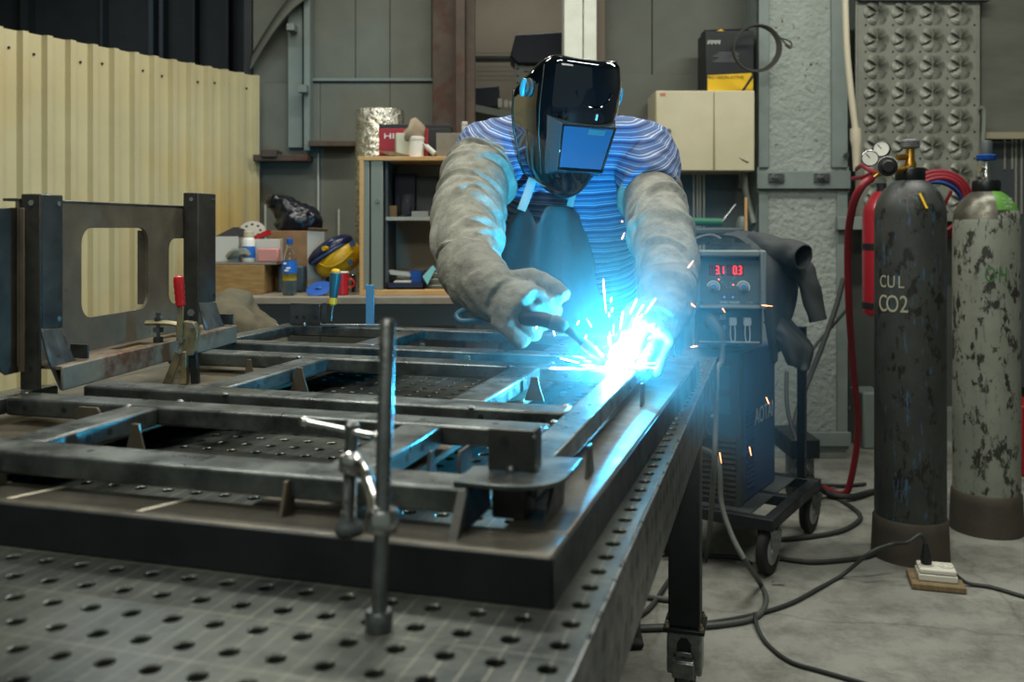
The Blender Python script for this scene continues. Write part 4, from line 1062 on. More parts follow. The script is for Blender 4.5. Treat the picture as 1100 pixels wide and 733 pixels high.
# shelf cabinet standing on the bench
YC = 3.98
def cx(px): return at(px, 0, YC).x
def cz(py): return at(0, py, YC).z
cb = thing('shelf_cabinet', (cx(450), YC + .17, ZBN), 'open beech-edged shelf cabinet with grey roller door on the workbench', 'cabinet')
CX0, CX1 = cx(386), cx(516); CT = cz(168); D1 = YC + .36
MB().box(CX0 - .006, CX1, YC, D1, CT - .018, CT).build('top_board', m_wood, cb, bevel=.002)
MB().box(CX0, CX0 + .018, YC, D1, ZBN, CT - .018).build('side_board', m_wood, cb, bevel=.002)
MB().box(CX1 - .018, CX1, YC, D1, ZBN, CT - .018).build('side_board', m_wood, cb, bevel=.002)
MB().box(CX0 + .018, CX1 - .018, YC, D1, ZBN, ZBN + .022).build('bottom_board', m_wood, cb, bevel=.002)
MB().box(CX0 + .018, CX1 - .018, D1 - .01, D1, ZBN + .022, CT - .018).build('back_board', mat('cabinet_back', '#9a907c', .7), cb)
MB().box(CX0 + .11, CX1 - .018, YC + .03, D1 - .01, cz(237), cz(233)).build('shelf', m_lgrey, cb, bevel=.001)
t = MB()
for x0, x1 in ((389, 396.5), (398, 411)): t.box(cx(x0), cx(x1), YC + .006, YC + .03, ZBN + .022, CT - .018)
td = t.build('roller_door', m_tambour, cb, bevel=.004); MB().cyl(Vector((cx(405.5), YC + .007, cz(216))), Vector((cx(405.5), YC - .002, cz(216))), .009, n=14).build('lock', m_chrome, td)
MB().box(cx(412), cx(415), YC + .05, D1 - .02, ZBN + .022, CT - .018).build('door_guide', m_dgrey, cb)
def bx(name, px0, px1, py0, py1, Y, d, m, label, cat, group=None, rot=0, bev=.002, base=None):
    """box seen between two pixel columns/rows with its front at depth Y, standing on base"""
    z1 = at(0, py0, Y).z; z0 = base if base is not None else at(0, py1, Y).z
    a, b_ = at(px0, 0, Y).x, at(px1, 0, Y).x
    M = Matrix.Translation(((a + b_) / 2, Y + d / 2, 0)) @ Matrix.Rotation(rot, 4, 'Z')
    return solo(name, MB().box(-(b_ - a) / 2, (b_ - a) / 2, -d / 2, d / 2, z0 + .0005, z1, M), m, label, cat, group, bevel=bev)
# in the cabinet
sh1 = cz(233)
g = MB(); c = Vector((cx(434), YC + .12, sh1 + .0005)); g.lathe(c, [(.024, 0), (.03, .01), (.034, .10), (.031, .10), (.027, .012), (.001, .006)], 24, caps=False)
solo('drinking_glass', g, m_glass, 'clear glass tumbler on the cabinet middle shelf', 'glass')
bx('dark_carton', 424, 446, 187, 233, YC + .22, .1, m_navybox, 'dark carton standing on the cabinet middle shelf', 'box', base=sh1)
bx('small_carton', 414, 426, 221, 233, YC + .10, .08, m_card, 'low brown carton left of the tumbler', 'box', base=sh1)
bx('metal_case', 442, 460, 227, 233, YC + .06, .1, m_lgrey, 'flat grey case lying right of the tumbler', 'case', base=sh1)
bx('upright_binder', 447, 470, 190, 233, YC + .25, .06, m_dgrey, 'charcoal upright folder behind on cabinet shelf', 'folder', base=sh1)
b0_ = ZBN + .022
tr = MB(); X0, X1 = cx(414), cx(455); tr.box(X0, X1, YC + .03, YC + .22, b0_ + .0005, b0_ + .008); tr.box(X0, X1, YC + .03, YC + .036, b0_, b0_ + .03); tr.box(X0, X1, YC + .214, YC + .22, b0_, b0_ + .03); tr.box(X0, X0 + .006, YC + .03, YC + .22, b0_, b0_ + .03); tr.box(X1 - .006, X1, YC + .03, YC + .22, b0_, b0_ + .03)
solo('parts_tray', tr, m_navybox, 'shallow dark tray on cabinet floor holding small boxes', 'tray')
bx('white_box', 423, 441, 302, 309, YC + .06, .07, m_cardw, 'white box with printed front in the dark tray', 'box', base=b0_ + .009)
bx('blue_pack', 440, 453, 291, 309, YC + .12, .05, m_bluepl, 'blue pack standing in the dark tray', 'pack', base=b0_ + .009)
mb = MB(); mb.prism([at(417, 290, YC + .09), at(440, 293, YC + .09), at(441, 297, YC + .09), at(419, 295, YC + .09)], (0, .06, 0)); mb.box(cx(424), cx(438), YC + .1, YC + .14, b0_ + .05, at(0, 296, YC + .09).z)
solo('folded_paper', mb, m_cardw, 'folded white paper lying over the tray boxes', 'paper')
lb = MB(); lb.prism([at(454, 297, YC + .05), at(465, 285, YC + .05), at(468, 289, YC + .05), at(459, 306, YC + .05)], (0, .012, 0)); 
solo('plastic_pouch', lb, mat('pale_teal_film', '#7fc4cc', .25), 'pale teal glossy pouch leaning on the coiled wire', 'pouch')
cw = MB()
for k in range(9): cw.torus(Vector((cx(468), YC + .12, b0_ + .006 + .009 * k)), .062 + .004 * math.sin(k * 2.1), .005, n=28, m=6)
solo('wire_coil', cw, m_wirem, 'dull grey coil of wire stacked in the cabinet bottom', 'wire coil')
# on top of the cabinet
rb = thing('red_tool_box', (cx(440), YC + .16, CT), 'red and black tool carton with white lettering on cabinet top', 'box')
Yr = YC + .10
MB().box(at(407, 0, Yr).x, at(460, 0, Yr).x, Yr, Yr + .2, CT + .0005, at(0, 138, Yr).z).build('carton', m_extred, rb, bevel=.002)
MB().box(at(407, 0, Yr).x, at(484, 0, Yr).x, Yr + .004, Yr + .2, at(0, 138, Yr).z, at(0, 133.5, Yr).z).build('black_lid', m_black, rb, bevel=.002)
MB().box(at(460, 0, Yr).x, at(484, 0, Yr).x, Yr + .002, Yr + .2, CT + .0005, at(0, 138, Yr).z).build('black_side', m_black, rb, bevel=.002)
text('lettering', 'HIL', m_white, rb, frame(at(421, 146.5, Yr - .0012), (1, 0, 0), (0, -1, 0)), .034, .0004, 1.5)
bx('cream_carton', 424, 438, 143, 167, YC + .04, .05, m_cream, 'cream upright carton leaning before the red tool carton', 'box', base=CT, rot=.25)
pb = MB(); limb(pb, [at(436, 150, YC + .07), at(441, 145, YC + .06), at(447, 138, YC + .08), at(452, 133, YC + .09)], [(.02, .02), (.035, .03), (.042, .03), (.03, .02)], 14, 5, fn=lambda t, a: 1 + .22 * math.sin(3 * a + 5 * t) + .12 * math.sin(7 * a))
pb.rings([(Vector((at(443, 0, YC + .07).x, YC + .085, CT + .001)), .03), (at(442, 150, YC + .085), .026)], 12)
solo('paper_bag', pb, m_paper, 'crumpled brown paper bag behind the cream carton', 'paper bag')
c = Vector((at(447, 0, YC + .06).x, YC + .06, CT + .0005)); k = MB(); k.lathe(c, [(.034, 0), (.034, .075), (.036, .076), (.036, .088), (.033, .09)], 24)
solo('white_tub', k, m_white, 'small round white tub on cabinet top', 'tub')
k = MB(); a, b_ = at(467, 166, YC + .03), at(452, 152, YC + .05); a.z = CT + .013; k.rings([(a, .012), (a.lerp(b_, .6), .012), (a.lerp(b_, .65), .005), (b_, .002)], 14)
solo('sealant_tube', k, m_cardw, 'white sealant tube with pointed nozzle leaning by the tub', 'tube')
bx('grey_block', 468.5, 503, 143, 166, YC + .05, .16, mat('grey_carton', '#7b7669', .8, 0, '#6b675c', 8), 'dusty grey carton block at the right end of cabinet top', 'box', base=CT)
zt_ = at(0, 143, YC + .05).z
k = MB(); c = Vector((at(499, 0, YC + .12).x, YC + .12, zt_ + .001)); k.lathe(c, [(.014, 0), (.014, .014), (.011, .016), (.014, .02), (.014, .036), (.011, .038), (.014, .041), (.014, .055), (.01, .057)], 18)
solo('white_spool', k, m_cardw, 'ribbed off-white spool on the dusty grey carton', 'spool')
k = MB(); a = at(408, 163, YC + .02); k.prism([at(406, 162, YC + .03), at(424, 163, YC + .03), at(440, 167, YC + .03), at(418, 167, YC + .03)], (0, .06, 0)); 
for v in k.v: v.z = max(v.z, CT + .001)
solo('wood_offcut', k, m_pine, 'thin wooden offcut lying at the cabinet front edge', 'offcut')
# foil insulation roll behind
k = MB(); Yf = 4.5; cx_ = at(408, 0, Yf).x; zt_ = at(0, 119, Yf).z
k.lathe((cx_, Yf, ZBN + .001), [(.115, 0), (.118, .02), (.118, zt_ - ZBN - .01), (.115, zt_ - ZBN)], 40)
fo = solo('foil_roll', k, m_foil, 'tall silver foil insulation roll standing behind the cabinet', 'roll')
k = MB(); vs = []
for i in range(120):
    a = i / 120 * 2 * PI * 5; r = .02 + .085 * i / 120; vs.append(Vector((cx_ + r * math.cos(a), Yf + r * math.sin(a), zt_ + .001)))
k.loft(vs, [(.0018, .0018)] * 120, 5); k.build('wound_edge', m_dgrey, fo)

# bench clutter on the left
def zt(py, Y): return at(0, py, Y).z
# wooden drawer box
Yb = 4.02
wd = thing('plywood_crate', (at(262, 0, Yb).x, Yb + .15, ZBN), 'old plywood drawer box lying on the bench left end', 'drawer')
x0, x1 = at(216, 0, Yb).x, at(283, 0, Yb).x; x2 = at(303, 0, Yb + .3).x; h = zt(285, Yb)
MB().hexa([Vector(v) for v in ((x0, Yb, ZBN + .001), (x1, Yb, ZBN + .001), (x1, Yb + .018, ZBN + .001), (x0, Yb + .018, ZBN + .001), (x0, Yb, h), (x1, Yb, h), (x1, Yb + .018, h), (x0, Yb + .018, h))]).build('front_board', m_ply, wd, bevel=.002)
MB().box(x1 - .016, x1 + .0, Yb + .018, Yb + .34, ZBN + .001, h).build('side_board', m_ply, wd, bevel=.002)
MB().box(x0, x0 + .016, Yb + .018, Yb + .34, ZBN + .001, h).build('side_board', m_ply, wd, bevel=.002)
MB().box(x0 + .016, x1 - .016, Yb + .324, Yb + .34, ZBN + .001, h).build('back_board', m_ply, wd, bevel=.002)
MB().box(x0 + .016, x1 - .016, Yb + .018, Yb + .324, ZBN + .001, ZBN + .012).build('bottom_board', m_ply, wd)
# lid board lying over the drawer
lid = MB(); lid.box(x0 - .0, at(296, 0, Yb).x, Yb + .02, Yb + .36, h + .001, h + .012)
solo('cover_board', lid, m_benchtop, 'thin brown board lying over the plywood drawer', 'board', bevel=.002)
zl = h + .012
bx('white_carton', 226, 256, 254, 279, Yb + .05, .14, m_cardw, 'white carton at the left end of the cover board', 'box', base=zl)
fl = MB(); fl.prism([at(231, 254, Yb + .05), at(251, 244, Yb + .10), at(258, 246, Yb + .1), at(257, 254, Yb + .05)], (0, .10, 0)); solo('black_sheet', fl, m_black, 'black folded sheet lying on the white carton', 'sheet')
jr = thing('blue_white_jar', Vector((at(265.5, 0, Yb + .03).x, Yb + .055, zl)), 'white jar with blue label beside the white carton', 'jar'); c = LOC[jr.name]; hz = zt(249, Yb) - zl
MB().lathe(c, [(.026, .001), (.0275, .004), (.0275, hz * .72), (.024, hz * .78), (.0215, hz * .8)], 24).build('jar_body', m_white, jr)
MB().lathe(c, [(.0279, hz * .14), (.0279, hz * .52)], 24, caps=False).build('label_band', m_bluelab, jr)
MB().lathe(c, [(.021, hz * .8), (.022, hz * .81), (.022, hz), (.019, hz * 1.02)], 24).build('jar_lid', m_cream, jr)
dk = MB(); cdk = at(271, 248, Yb + .16); nd = Vector((.15, -.75, .65)).normalized()
dk.lathe(cdk, [(.012, .002), (.055, .002), (.058, 0), (.055, -.003), (.012, -.003)], 32, nd)
dko = solo('sanding_disc', dk, mat('disc_grey', '#98948a', .8), 'round perforated sanding disc tilted on the clutter', 'disc')
hb = MB(); e = nd.orthogonal().normalized(); g = nd.cross(e)
for k in range(8): p = cdk + (e * math.cos(k * PI / 4) + g * math.sin(k * PI / 4)) * .036; hb.cyl(p + nd * .001, p + nd * .0028, .007, n=12)
hb.build('disc_holes', m_black, dko)
dk = MB(); dk.prism([at(270, 255, Yb + .1), at(287, 247, Yb + .1), at(289, 252, Yb + .1), at(274, 258, Yb + .1)], (0, .05, 0)); dk.box(at(272, 0, Yb + .1).x, at(288, 0, Yb + .1).x, Yb + .10, Yb + .15, zl + .001, at(0, 257, Yb + .1).z); solo('red_cloth', dk, m_red, 'small red folded cloth under the sanding disc', 'cloth')
bx('white_packet', 274, 301, 257, 275, Yb + .08, .05, m_cardw, 'low white packet behind the pink case', 'packet', base=zl)
bx('pink_case', 276, 299, 267, 275, Yb + .02, .045, m_pink, 'small pink plastic case on the cover board', 'case', base=zl, bev=.006)
rg = MB(); limb(rg, [at(244, 277, Yb + .03), at(252, 272, Yb + .03), at(262, 271, Yb + .03), at(268, 275, Yb + .03)], [(.012, .01), (.022, .018), (.018, .018), (.01, .01)], 14, 5, fn=lambda t, a: 1 + .2 * math.sin(4 * a + 9 * t))
for v in rg.v: v.z = max(v.z, zl + .001)
solo('grey_rag', rg, mat('rag_grey', '#6d7269', .9), 'crumpled grey rag before the white carton', 'rag')
solo('dark_tool_case', MB().box(at(297, 0, Yb + .1).x, at(325, 0, Yb + .1).x, Yb + .12, Yb + .19, ZBN + .001, ZBN + .12), mat('case_slate', '#3c4a50', .5), 'slate tool case beside the plywood crate', 'case', bevel=.008)
# cardboard box with black bag
Yk = 4.22
cbx = thing('cardboard_box', (at(315, 0, Yk).x, Yk + .12, ZBN), 'open brown cardboard box with white end holding a black bag', 'box')
xa, xb_, xc = at(289, 0, Yk).x, at(330, 0, Yk).x, at(345, 0, Yk).x; z0, z1 = ZBN + .001, zt(248, Yk)
MB().box(xa, xb_, Yk, Yk + .2, z0, z1).build('carton', m_card, cbx, bevel=.002)
MB().hexa([Vector(v) for v in ((xb_ + .0005, Yk, z0), (xc, Yk + .07, z0), (xc - .02, Yk + .2, z0), (xb_ + .0005, Yk + .2, z0), (xb_ + .0005, Yk, z1), (xc, Yk + .07, z1), (xc - .02, Yk + .2, z1), (xb_ + .0005, Yk + .2, z1))]).build('end_panel', m_cardw, cbx)
MB().prism([(xb_, Yk, z1), (xc + .01, Yk + .07, z1 - .005), (xc + .025, Yk + .07, z1 + .008), (xb_ + .01, Yk - .01, z1 + .012)], (0, .002, .002)).build('flap', m_card, cbx)
bg = MB(); limb(bg, [at(300, 250, Yk + .08), at(318, 243, Yk + .08), at(336, 240, Yk + .08), at(345, 240, Yk + .08)], [(.04, .05), (.075, .085), (.07, .075), (.03, .03)], 20, 5)
limb(bg, [at(322, 235, Yk + .1), at(308, 226, Yk + .1), at(296, 218, Yk + .1), at(289, 213, Yk + .1)], [(.075, .07), (.065, .06), (.045, .04), (.015, .02)], 20, 5)
pr = thing('black_plastic_bag', at(315, 248, Yk + .08), 'glossy black plastic bag slumped on the cardboard box', 'bag')
for v in bg.v: v.z = max(v.z, z1 + .002)
fuse('bag_body', bg, m_bag, pr, .008, 3, .012, 16, 1.3)
# yellow and blue welding helmet
yh = thing('yellow_helmet', Vector((at(362, 0, 4.15).x, 4.17, ZBN)), 'yellow and navy face shield helmet lying on the bench', 'helmet')
Yh = 4.15
M = Matrix.Rotation(math.radians(-32), 3, 'Y')
k = MB(); k.ball(at(364, 279, Yh + .05), .108, 28, (1.05, .85, .70), M); k.build('shell', m_yellow, yh)
k = MB(); k.loft(curve([at(343, 283, Yh - .02), at(352, 287, Yh - .045), at(366, 282, Yh - .05), at(379, 270, Yh - .03)], 6), [(.004, .004)] * 19, 8); k.build('shell_crease', m_yellow, yh)
k = MB(); k.ball(at(355, 269, Yh + .045), .104, 28, (1.12, .80, .46), M); k.build('visor', mat('navy_visor', '#141d3c', .25), yh)
k = MB(); k.torus(at(357, 271, Yh + .045), .112, .006, M @ Vector((0, 0, 1)), 40, 8, .80); k.build('visor_rim', m_navy, yh)
k = MB(); c = at(351, 267, Yh - .05); k.cyl(c, c + Vector((-.01, -.02, 0)), .011, n=14); k.build('side_knob', m_yellow, yh)
k = MB(); c = at(377, 282, Yh - .04); k.cyl(c, c + Vector((0, -.012, 0)), .012, n=14); c = at(379, 262, Yh - .01); k.cyl(c, c + Vector((0, -.012, 0)), .014, n=14); k.build('rivet', m_navy, yh)
k = MB(); k.rings([(Vector((at(362, 0, Yh).x, Yh + .05, ZBN + .001)), .07), (Vector((at(362, 0, Yh).x, Yh + .05, ZBN + .07)), .06)], 20); k.build('head_band', m_black, yh)
# mug and blue disc
mg = thing('red_mug', Vector((at(367.5, 0, 3.98).x, 3.98, ZBN)), 'red enamel mug with white rim beside the yellow helmet', 'mug'); c = LOC[mg.name]; mh = zt(292, 3.98) - ZBN
MB().lathe(c, [(.024, .001), (.027, .004), (.027, mh - .004), (.025, mh - .004), (.023, .01), (.001, .008)], 24, caps=False).build('mug_body', m_red, mg)
MB().torus(c + Vector((0, 0, mh - .002)), .026, .003).build('mug_rim', m_white, mg)
MB().torus(c + Vector((.034, 0, mh * .5)), .018, .004, (0, 1, 0)).build('mug_handle', m_red, mg)
k = MB(); cd = at(343, 308, 3.97); nd = Vector((-.1, -.5, .86)).normalized(); cd.z = ZBN + .03; k.lathe(cd, [(.004, .004), (.045, .002), (.056, 0), (.056, -.003), (.004, -.001)], 30, nd); k.ball(cd + nd * .002, .018, 12, (1, 1, .4))
solo('blue_grinding_disc', k, m_bluepl, 'blue grinding disc leaning on the bench by the mug', 'disc')
k = MB(); k.rings([(Vector((at(378, 0, 4.0).x, 4.0, ZBN + .001)), .02), (Vector((at(378, 0, 4.0).x, 4.0, ZBN + .08)), .02), (Vector((at(378, 0, 4.0).x, 4.0, ZBN + .09)), .012)], 16); solo('small_jar', k, m_glass, 'small clear jar at the cabinet foot', 'jar')
# PET water bottle
pb_ = thing('water_bottle', Vector((at(311, 0, 3.95).x, 3.95, ZBN)), 'clear plastic water bottle with blue label and blue cap', 'bottle'); c = LOC[pb_.name]; hh = zt(262, 3.95) - ZBN; u_ = hh / .225
pf = [(.026, .001), (.031, .01), (.032, .03), (.029, .05), (.031, .055), (.030, .075), (.031, .08), (.030, .15), (.028, .165), (.018, .195), (.012, .205), (.0115, .225)]
MB().lathe(c, [(.0005, .001)] + [(r, h * u_) for r, h in pf] + [(r - .0011, h * u_) for r, h in pf[::-1][:-1]] + [(.0005, .003)], 28, caps=False).build('bottle_body', m_pet, pb_)
MB().lathe(c, [(.0315, .098 * u_), (.0315, .152 * u_)], 28, caps=False).build('label_band', m_bluelab, pb_)
k = MB()
for z, a0 in ((.14, -1.9), (.12, -1.5), (.11, -1.75)): k.ball(c + Vector((.031 * math.cos(a0), .031 * math.sin(a0), z * u_)), .009, 10, (1.2, .25, .5))
k.build('label_splash', m_white, pb_)
MB().lathe(c, [(.0305, .066 * u_), (.0305, .096 * u_)], 28, caps=False).build('amber_band', m_gold, pb_)
MB().lathe(c, [(.0135, .222 * u_), (.0145, .226 * u_), (.0145, .246 * u_), (.012, .248 * u_)], 20).build('bottle_cap', m_bluepl, pb_)
# khaki sack standing before the bench
ks = thing('khaki_sack', (at(256, 0, 3.25).x, 3.25, 0), 'slumped khaki canvas sack in front of the bench', 'sack')
k = MB(); X = at(256, 0, 3.25).x
limb(k, [Vector((X, 3.3, .02)), Vector((X, 3.3, .4)), Vector((X - .02, 3.28, .75)), Vector((X - .05, 3.27, .90)), Vector((X - .07, 3.27, .955))], [(.2, .17), (.22, .19), (.17, .16), (.10, .1), (.04, .05)], 24, 5, side=(1, 0, 0))
limb(k, [Vector((X - .05, 3.2, .86)), Vector((X + .02, 3.14, .85)), Vector((X + .10, 3.12, .80))], [.08, .07, .04], 16, 5)
fuse('sack_cloth', k, m_khaki, ks, .012, 5, .018, 7, 1.2)

# ---------------------------------------------------------------- store room seen through the opening
Ys = 6.0
rk = thing('storage_rack', (at(560, 0, Ys).x, Ys, 0), 'grey slotted steel storage rack in the room behind', 'rack')
def sx(px): return at(px, 0, Ys).x
def sz(py): return at(0, py, Ys).z
u = MB().box(sx(553), sx(563), Ys, Ys + .05, 0, sz(66)); uo = u.build('upright', m_rackgrey, rk, bevel=.002)
hl = MB()
for k in range(16): hl.cyl(Vector((sx(556), Ys - .0005, sz(74 + 7.6 * k))), Vector((sx(556), Ys + .004, sz(74 + 7.6 * k))), .008, n=10)
hl.build('slot_holes', m_black, uo)
MB().box(sx(680), sx(690), Ys, Ys + .05, 0, sz(66)).build('upright', m_rackgrey, rk)
MB().hexa([Vector(v) for v in ((sx(495), Ys - .05, sz(118)), (sx(553), Ys, sz(128)), (sx(553), Ys + .05, sz(128)), (sx(495), Ys, sz(118)), (sx(495), Ys - .05, sz(110)), (sx(553), Ys, sz(121)), (sx(553), Ys + .05, sz(121)), (sx(495), Ys, sz(110)))]).build('beam', m_rackgrey, rk)
MB().box(sx(563), sx(680), Ys, Ys + .04, sz(76), sz(71)).build('beam', m_rackgrey, rk)
MB().box(sx(490), sx(553), Ys + .3, Ys + .34, sz(57), sz(51)).build('rear_beam', m_black, rk)
MB().box(sx(500), sx(690), Ys + .02, Ys + .5, sz(120) - .02, sz(120) - .005).build('deck', m_rackgrey, rk)
wm = MB()
for k in range(7): wm.box(sx(506), sx(553), Ys + .1, Ys + .103, sz(84) + .03 * k, sz(84) + .03 * k + .004)
for k in range(16): x = sx(506) + (sx(553) - sx(506)) * k / 15; wm.box(x, x + .003, Ys + .1, Ys + .103, sz(84), sz(70))
wm.build('wire_back', m_wirem, rk)
def crate(px0, px1, py0, py1, Y, lab, taper=6):
    mb = MB(); a = [at(px0 + taper * .2, py1, Y), at(px1, py1, Y)]; 
    mb.prism([at(px0, py1 - 8, Y), at(px0 + 8, py1, Y), at(px1, py1, Y), at(px1, py0, Y), at(px0 + taper, py0 + 3, Y)], (0, .35, 0))
    return solo('navy_crate', mb, m_navybox, lab, 'crate', bevel=.006)
crate(548, 612, 34, 68, Ys - .06, 'big navy plastic crate on top of the storage rack')
crate(500, 536, 92, 115, Ys + .0, 'navy crate on the rack beam beside the rusted stanchion')
for px in (535, 541.5, 547):
    k = MB(); k.box(at(px, 0, 5.96).x, at(px + 4.2, 0, 5.96).x, 5.96, 5.99, at(0, 115, 5.96).z, at(0, 106 + (px - 535) * .2, 5.96).z)
    solo('white_carton', k, m_white, 'small white carton in the row of three beside the navy crate', 'carton', 'white cartons on the rack')

# ---------------------------------------------------------------- wall cabinet with carton on top
Yc = 4.66
wc = thing('wall_cabinet', (at(758, 0, Yc).x, Yc + .15, at(0, 184, Yc).z), 'cream two-door metal wall cabinet hung beside the concrete column', 'wall cabinet')
def vx(px): return at(px, 0, Yc).x
def vz(py): return at(0, py, Yc).z
MB().box(vx(705), vx(811), Yc + .012, Yc + .30, vz(184), vz(97)).build('cabinet_body', m_cream, wc, bevel=.004)
d1 = MB().box(vx(705.5), vx(766.5), Yc, Yc + .011, vz(183.5), vz(97.5)).build('door', m_cream, wc, bevel=.004)
d2 = MB().box(vx(767.8), vx(810.5), Yc, Yc + .011, vz(183.5), vz(97.5)).build('door', m_cream, wc, bevel=.004)
MB().cyl(Vector((vx(718), Yc, vz(141))), Vector((vx(718), Yc - .006, vz(141))), .013, n=18).cyl(Vector((vx(718), Yc - .006, vz(141))), Vector((vx(718), Yc - .008, vz(141))), .006, n=12).build('lock', m_bare, d1)
k = MB().box(vx(709), vx(715), Yc - .0008, Yc, vz(103.5), vz(100)); k.build('red_sticker', mat('faded_red', '#a56a58', .6), d1)
k = MB(); k.prism([Vector((vx(793), Yc - .0006, vz(169))), Vector((vx(805), Yc - .0006, vz(174.5))), Vector((vx(803), Yc - .0006, vz(175.5))), Vector((vx(798), Yc - .0006, vz(173)))], (0, .0005, 0)); k.build('scuff_mark', m_rubber, d2)
# black and yellow carton
Yq = 4.70
ct = thing('black_yellow_carton', (at(783, 0, Yq).x, Yq + .1, vz(97)), 'black carton with yellow lower band on the cream wall cabinet', 'carton')
def qx(px): return at(px, 0, Yq).x
def qz(py): return at(0, py, Yq).z
zb_ = vz(97) + .001
MB().box(qx(758), qx(810), Yq, Yq + .2, zb_, qz(33)).build('carton', mat('carton_black', '#0f1418', .45), ct, bevel=.004)
MB().prism([Vector((qx(758), Yq + .02, qz(34))), Vector((qx(806), Yq + .02, qz(32))), Vector((qx(806), Yq + .05, qz(28))), Vector((qx(759), Yq + .05, qz(30)))], (0, .1, 0)).build('open_flap', m_black, ct)
MB().prism([Vector((qx(760), Yq - .001, zb_)), Vector((qx(809), Yq - .001, zb_)), Vector((qx(809), Yq - .001, qz(84))), Vector((qx(807), Yq - .001, qz(78.5))), Vector((qx(760), Yq - .001, qz(81)))], (0, .0009, 0)).build('yellow_band', m_yelp, ct)
MB().prism([Vector((qx(796), Yq - .002, zb_)), Vector((qx(799), Yq - .002, zb_)), Vector((qx(809.5), Yq - .002, qz(83))), Vector((qx(809.5), Yq - .002, qz(80))), Vector((qx(808), Yq - .002, qz(80)))], (0, .0008, 0)).build('black_stripe', m_black, ct)
MB().prism([Vector((qx(768), Yq + .03, qz(33))), Vector((qx(776), Yq + .03, qz(30))), Vector((qx(782), Yq + .03, qz(33)))], (0, .004, 0)).build('flap_tip', m_yelp, ct)
k = MB()
for i in range(7): k.box(qx(760 + i * 2), qx(761.4 + i * 2), Yq - .0012, Yq - .0002, qz(47.5 - (i % 2) * 1.2), qz(44))
k.box(qx(760), qx(774), Yq - .0012, Yq - .0002, qz(45), qz(43.4)); k.build('white_logo', m_print, ct)
k = MB()
for i in range(6): k.box(qx(772 - 3 * (i % 3)), qx(792 + 2 * (i % 2)), Yq - .0012, Yq - .0002, qz(57 + i * 1.9), qz(55.9 + i * 1.9))
k.build('small_print', mat('grey_print', '#4c5154', .6), ct)
text('band_text', 'PRO VISION ACTIVE', m_black, ct, frame(Vector((qx(779), Yq - .0022, qz(83.5))), (1, 0, 0), (0, -1, 0)), .022, .0003, .95)
# wire hoop hung on the column
hw = MB(); cH = at(812, 52, 4.62); 
for k in range(4): hw.torus(cH + Vector((.004 * k - .006, -.004 * k, .003 * math.sin(k * 2))), .112 + .002 * k, .0045, (0.05, 1, .02), 48, 6, .98)
hw.tube([at(833, 37, 4.62), at(838, 40, 4.60), at(844, 47, 4.60), at(849, 50, 4.6)], .004, 8, 4); hw.tube([at(836, 41, 4.62), at(843, 42, 4.6), at(850, 46, 4.6), at(849, 52, 4.6), at(843, 48, 4.6)], .004, 8, 4)
solo('wire_hoop', hw, mat('dark_wire', '#3a3a35', .6, .4), 'hoop of dark cable hung against the concrete column', 'cable hoop')
# conduits dropping from the cabinet
for k, px in enumerate((745, 749, 752, 756)):
    kk = MB().tube([at(px, 182, 4.85), at(px + .3, 220, 4.86), at(px, 262, 4.86), at(px, 300, 4.86), Vector((at(px, 0, 4.86).x, 4.86, .002))], .0055, 8, 4)
    for v in kk.v: v.z = min(v.z, vz(184) - .001)
    solo('white_conduit', kk, mat('cable_cream', '#9f9a84', .6) if k == 0 else MATS['cable_cream'], 'thin cream cable dropping below the wall cabinet', 'cable', 'cream cables under the wall cabinet')
k = MB().tube([at(799, 186, 4.8), at(801, 205, 4.8), at(805, 222, 4.8), at(810, 240, 4.78)], .016, 12, 5)
solo('grey_flexible_pipe', k, m_tambour, 'grey flexible pipe leaving the cabinet by the column', 'pipe')
# shelf with clutter behind the feeder
st = thing('low_stand', (at(768, 0, 4.3).x, 4.4, 0), 'dark steel stand with clutter behind the wire feeder', 'stand')
zst = at(0, 253, 4.3).z
MB().box(at(720, 0, 4.3).x, at(806, 0, 4.3).x, 4.2, 4.75, zst - .03, zst).build('stand_top', m_bench, st)
for x in (at(722, 0, 4.3).x, at(800, 0, 4.3).x):
    for y in (4.22, 4.7): MB().box(x, x + .04, y, y + .04, 0, zst - .03).build('leg', m_bench, st)
k = MB(); k.cyl(at(738, 238, 4.4), at(775, 239, 4.4), .02, n=14)
for v in k.v: v.z += zst + .021 - at(0, 238.5, 4.4).z if False else 0
gt = thing('green_tool', at(757, 239, 4.4), 'tool with green handle and bent rod lying on the dark stand', 'tool'); k.build('green_grip', m_green, gt)
MB().tube([at(775, 239, 4.4), at(779, 234, 4.4), at(790, 220, 4.42)], .006, 8, 4).build('rod', m_bare, gt)
k = MB().box(at(742, 0, 4.45).x, at(795, 0, 4.45).x, 4.36, 4.6, zst + .001, at(0, 242, 4.4).z - .012); solo('dark_case', k, m_dgrey, 'dark flat case under the green tool', 'case', bevel=.01)
k = MB(); k.lathe(Vector((at(797, 0, 4.45).x, 4.45, zst + .001)), [(.026, 0), (.028, .01), (.028, .06), (.02, .08), (.013, .09)], 20); solo('spray_bottle', k, mat('dull_bottle', '#59625c', .5), 'dull green bottle standing beside the wooden lath', 'bottle')

k = MB().box(at(800.3, 0, 4.25).x, at(802.8, 0, 4.25).x, 4.25, 4.262, zst + .001, at(0, 212, 4.25).z); solo('wooden_lath', k, m_pine if False else m_wood, 'upright wooden lath leaning behind the feeder', 'lath')

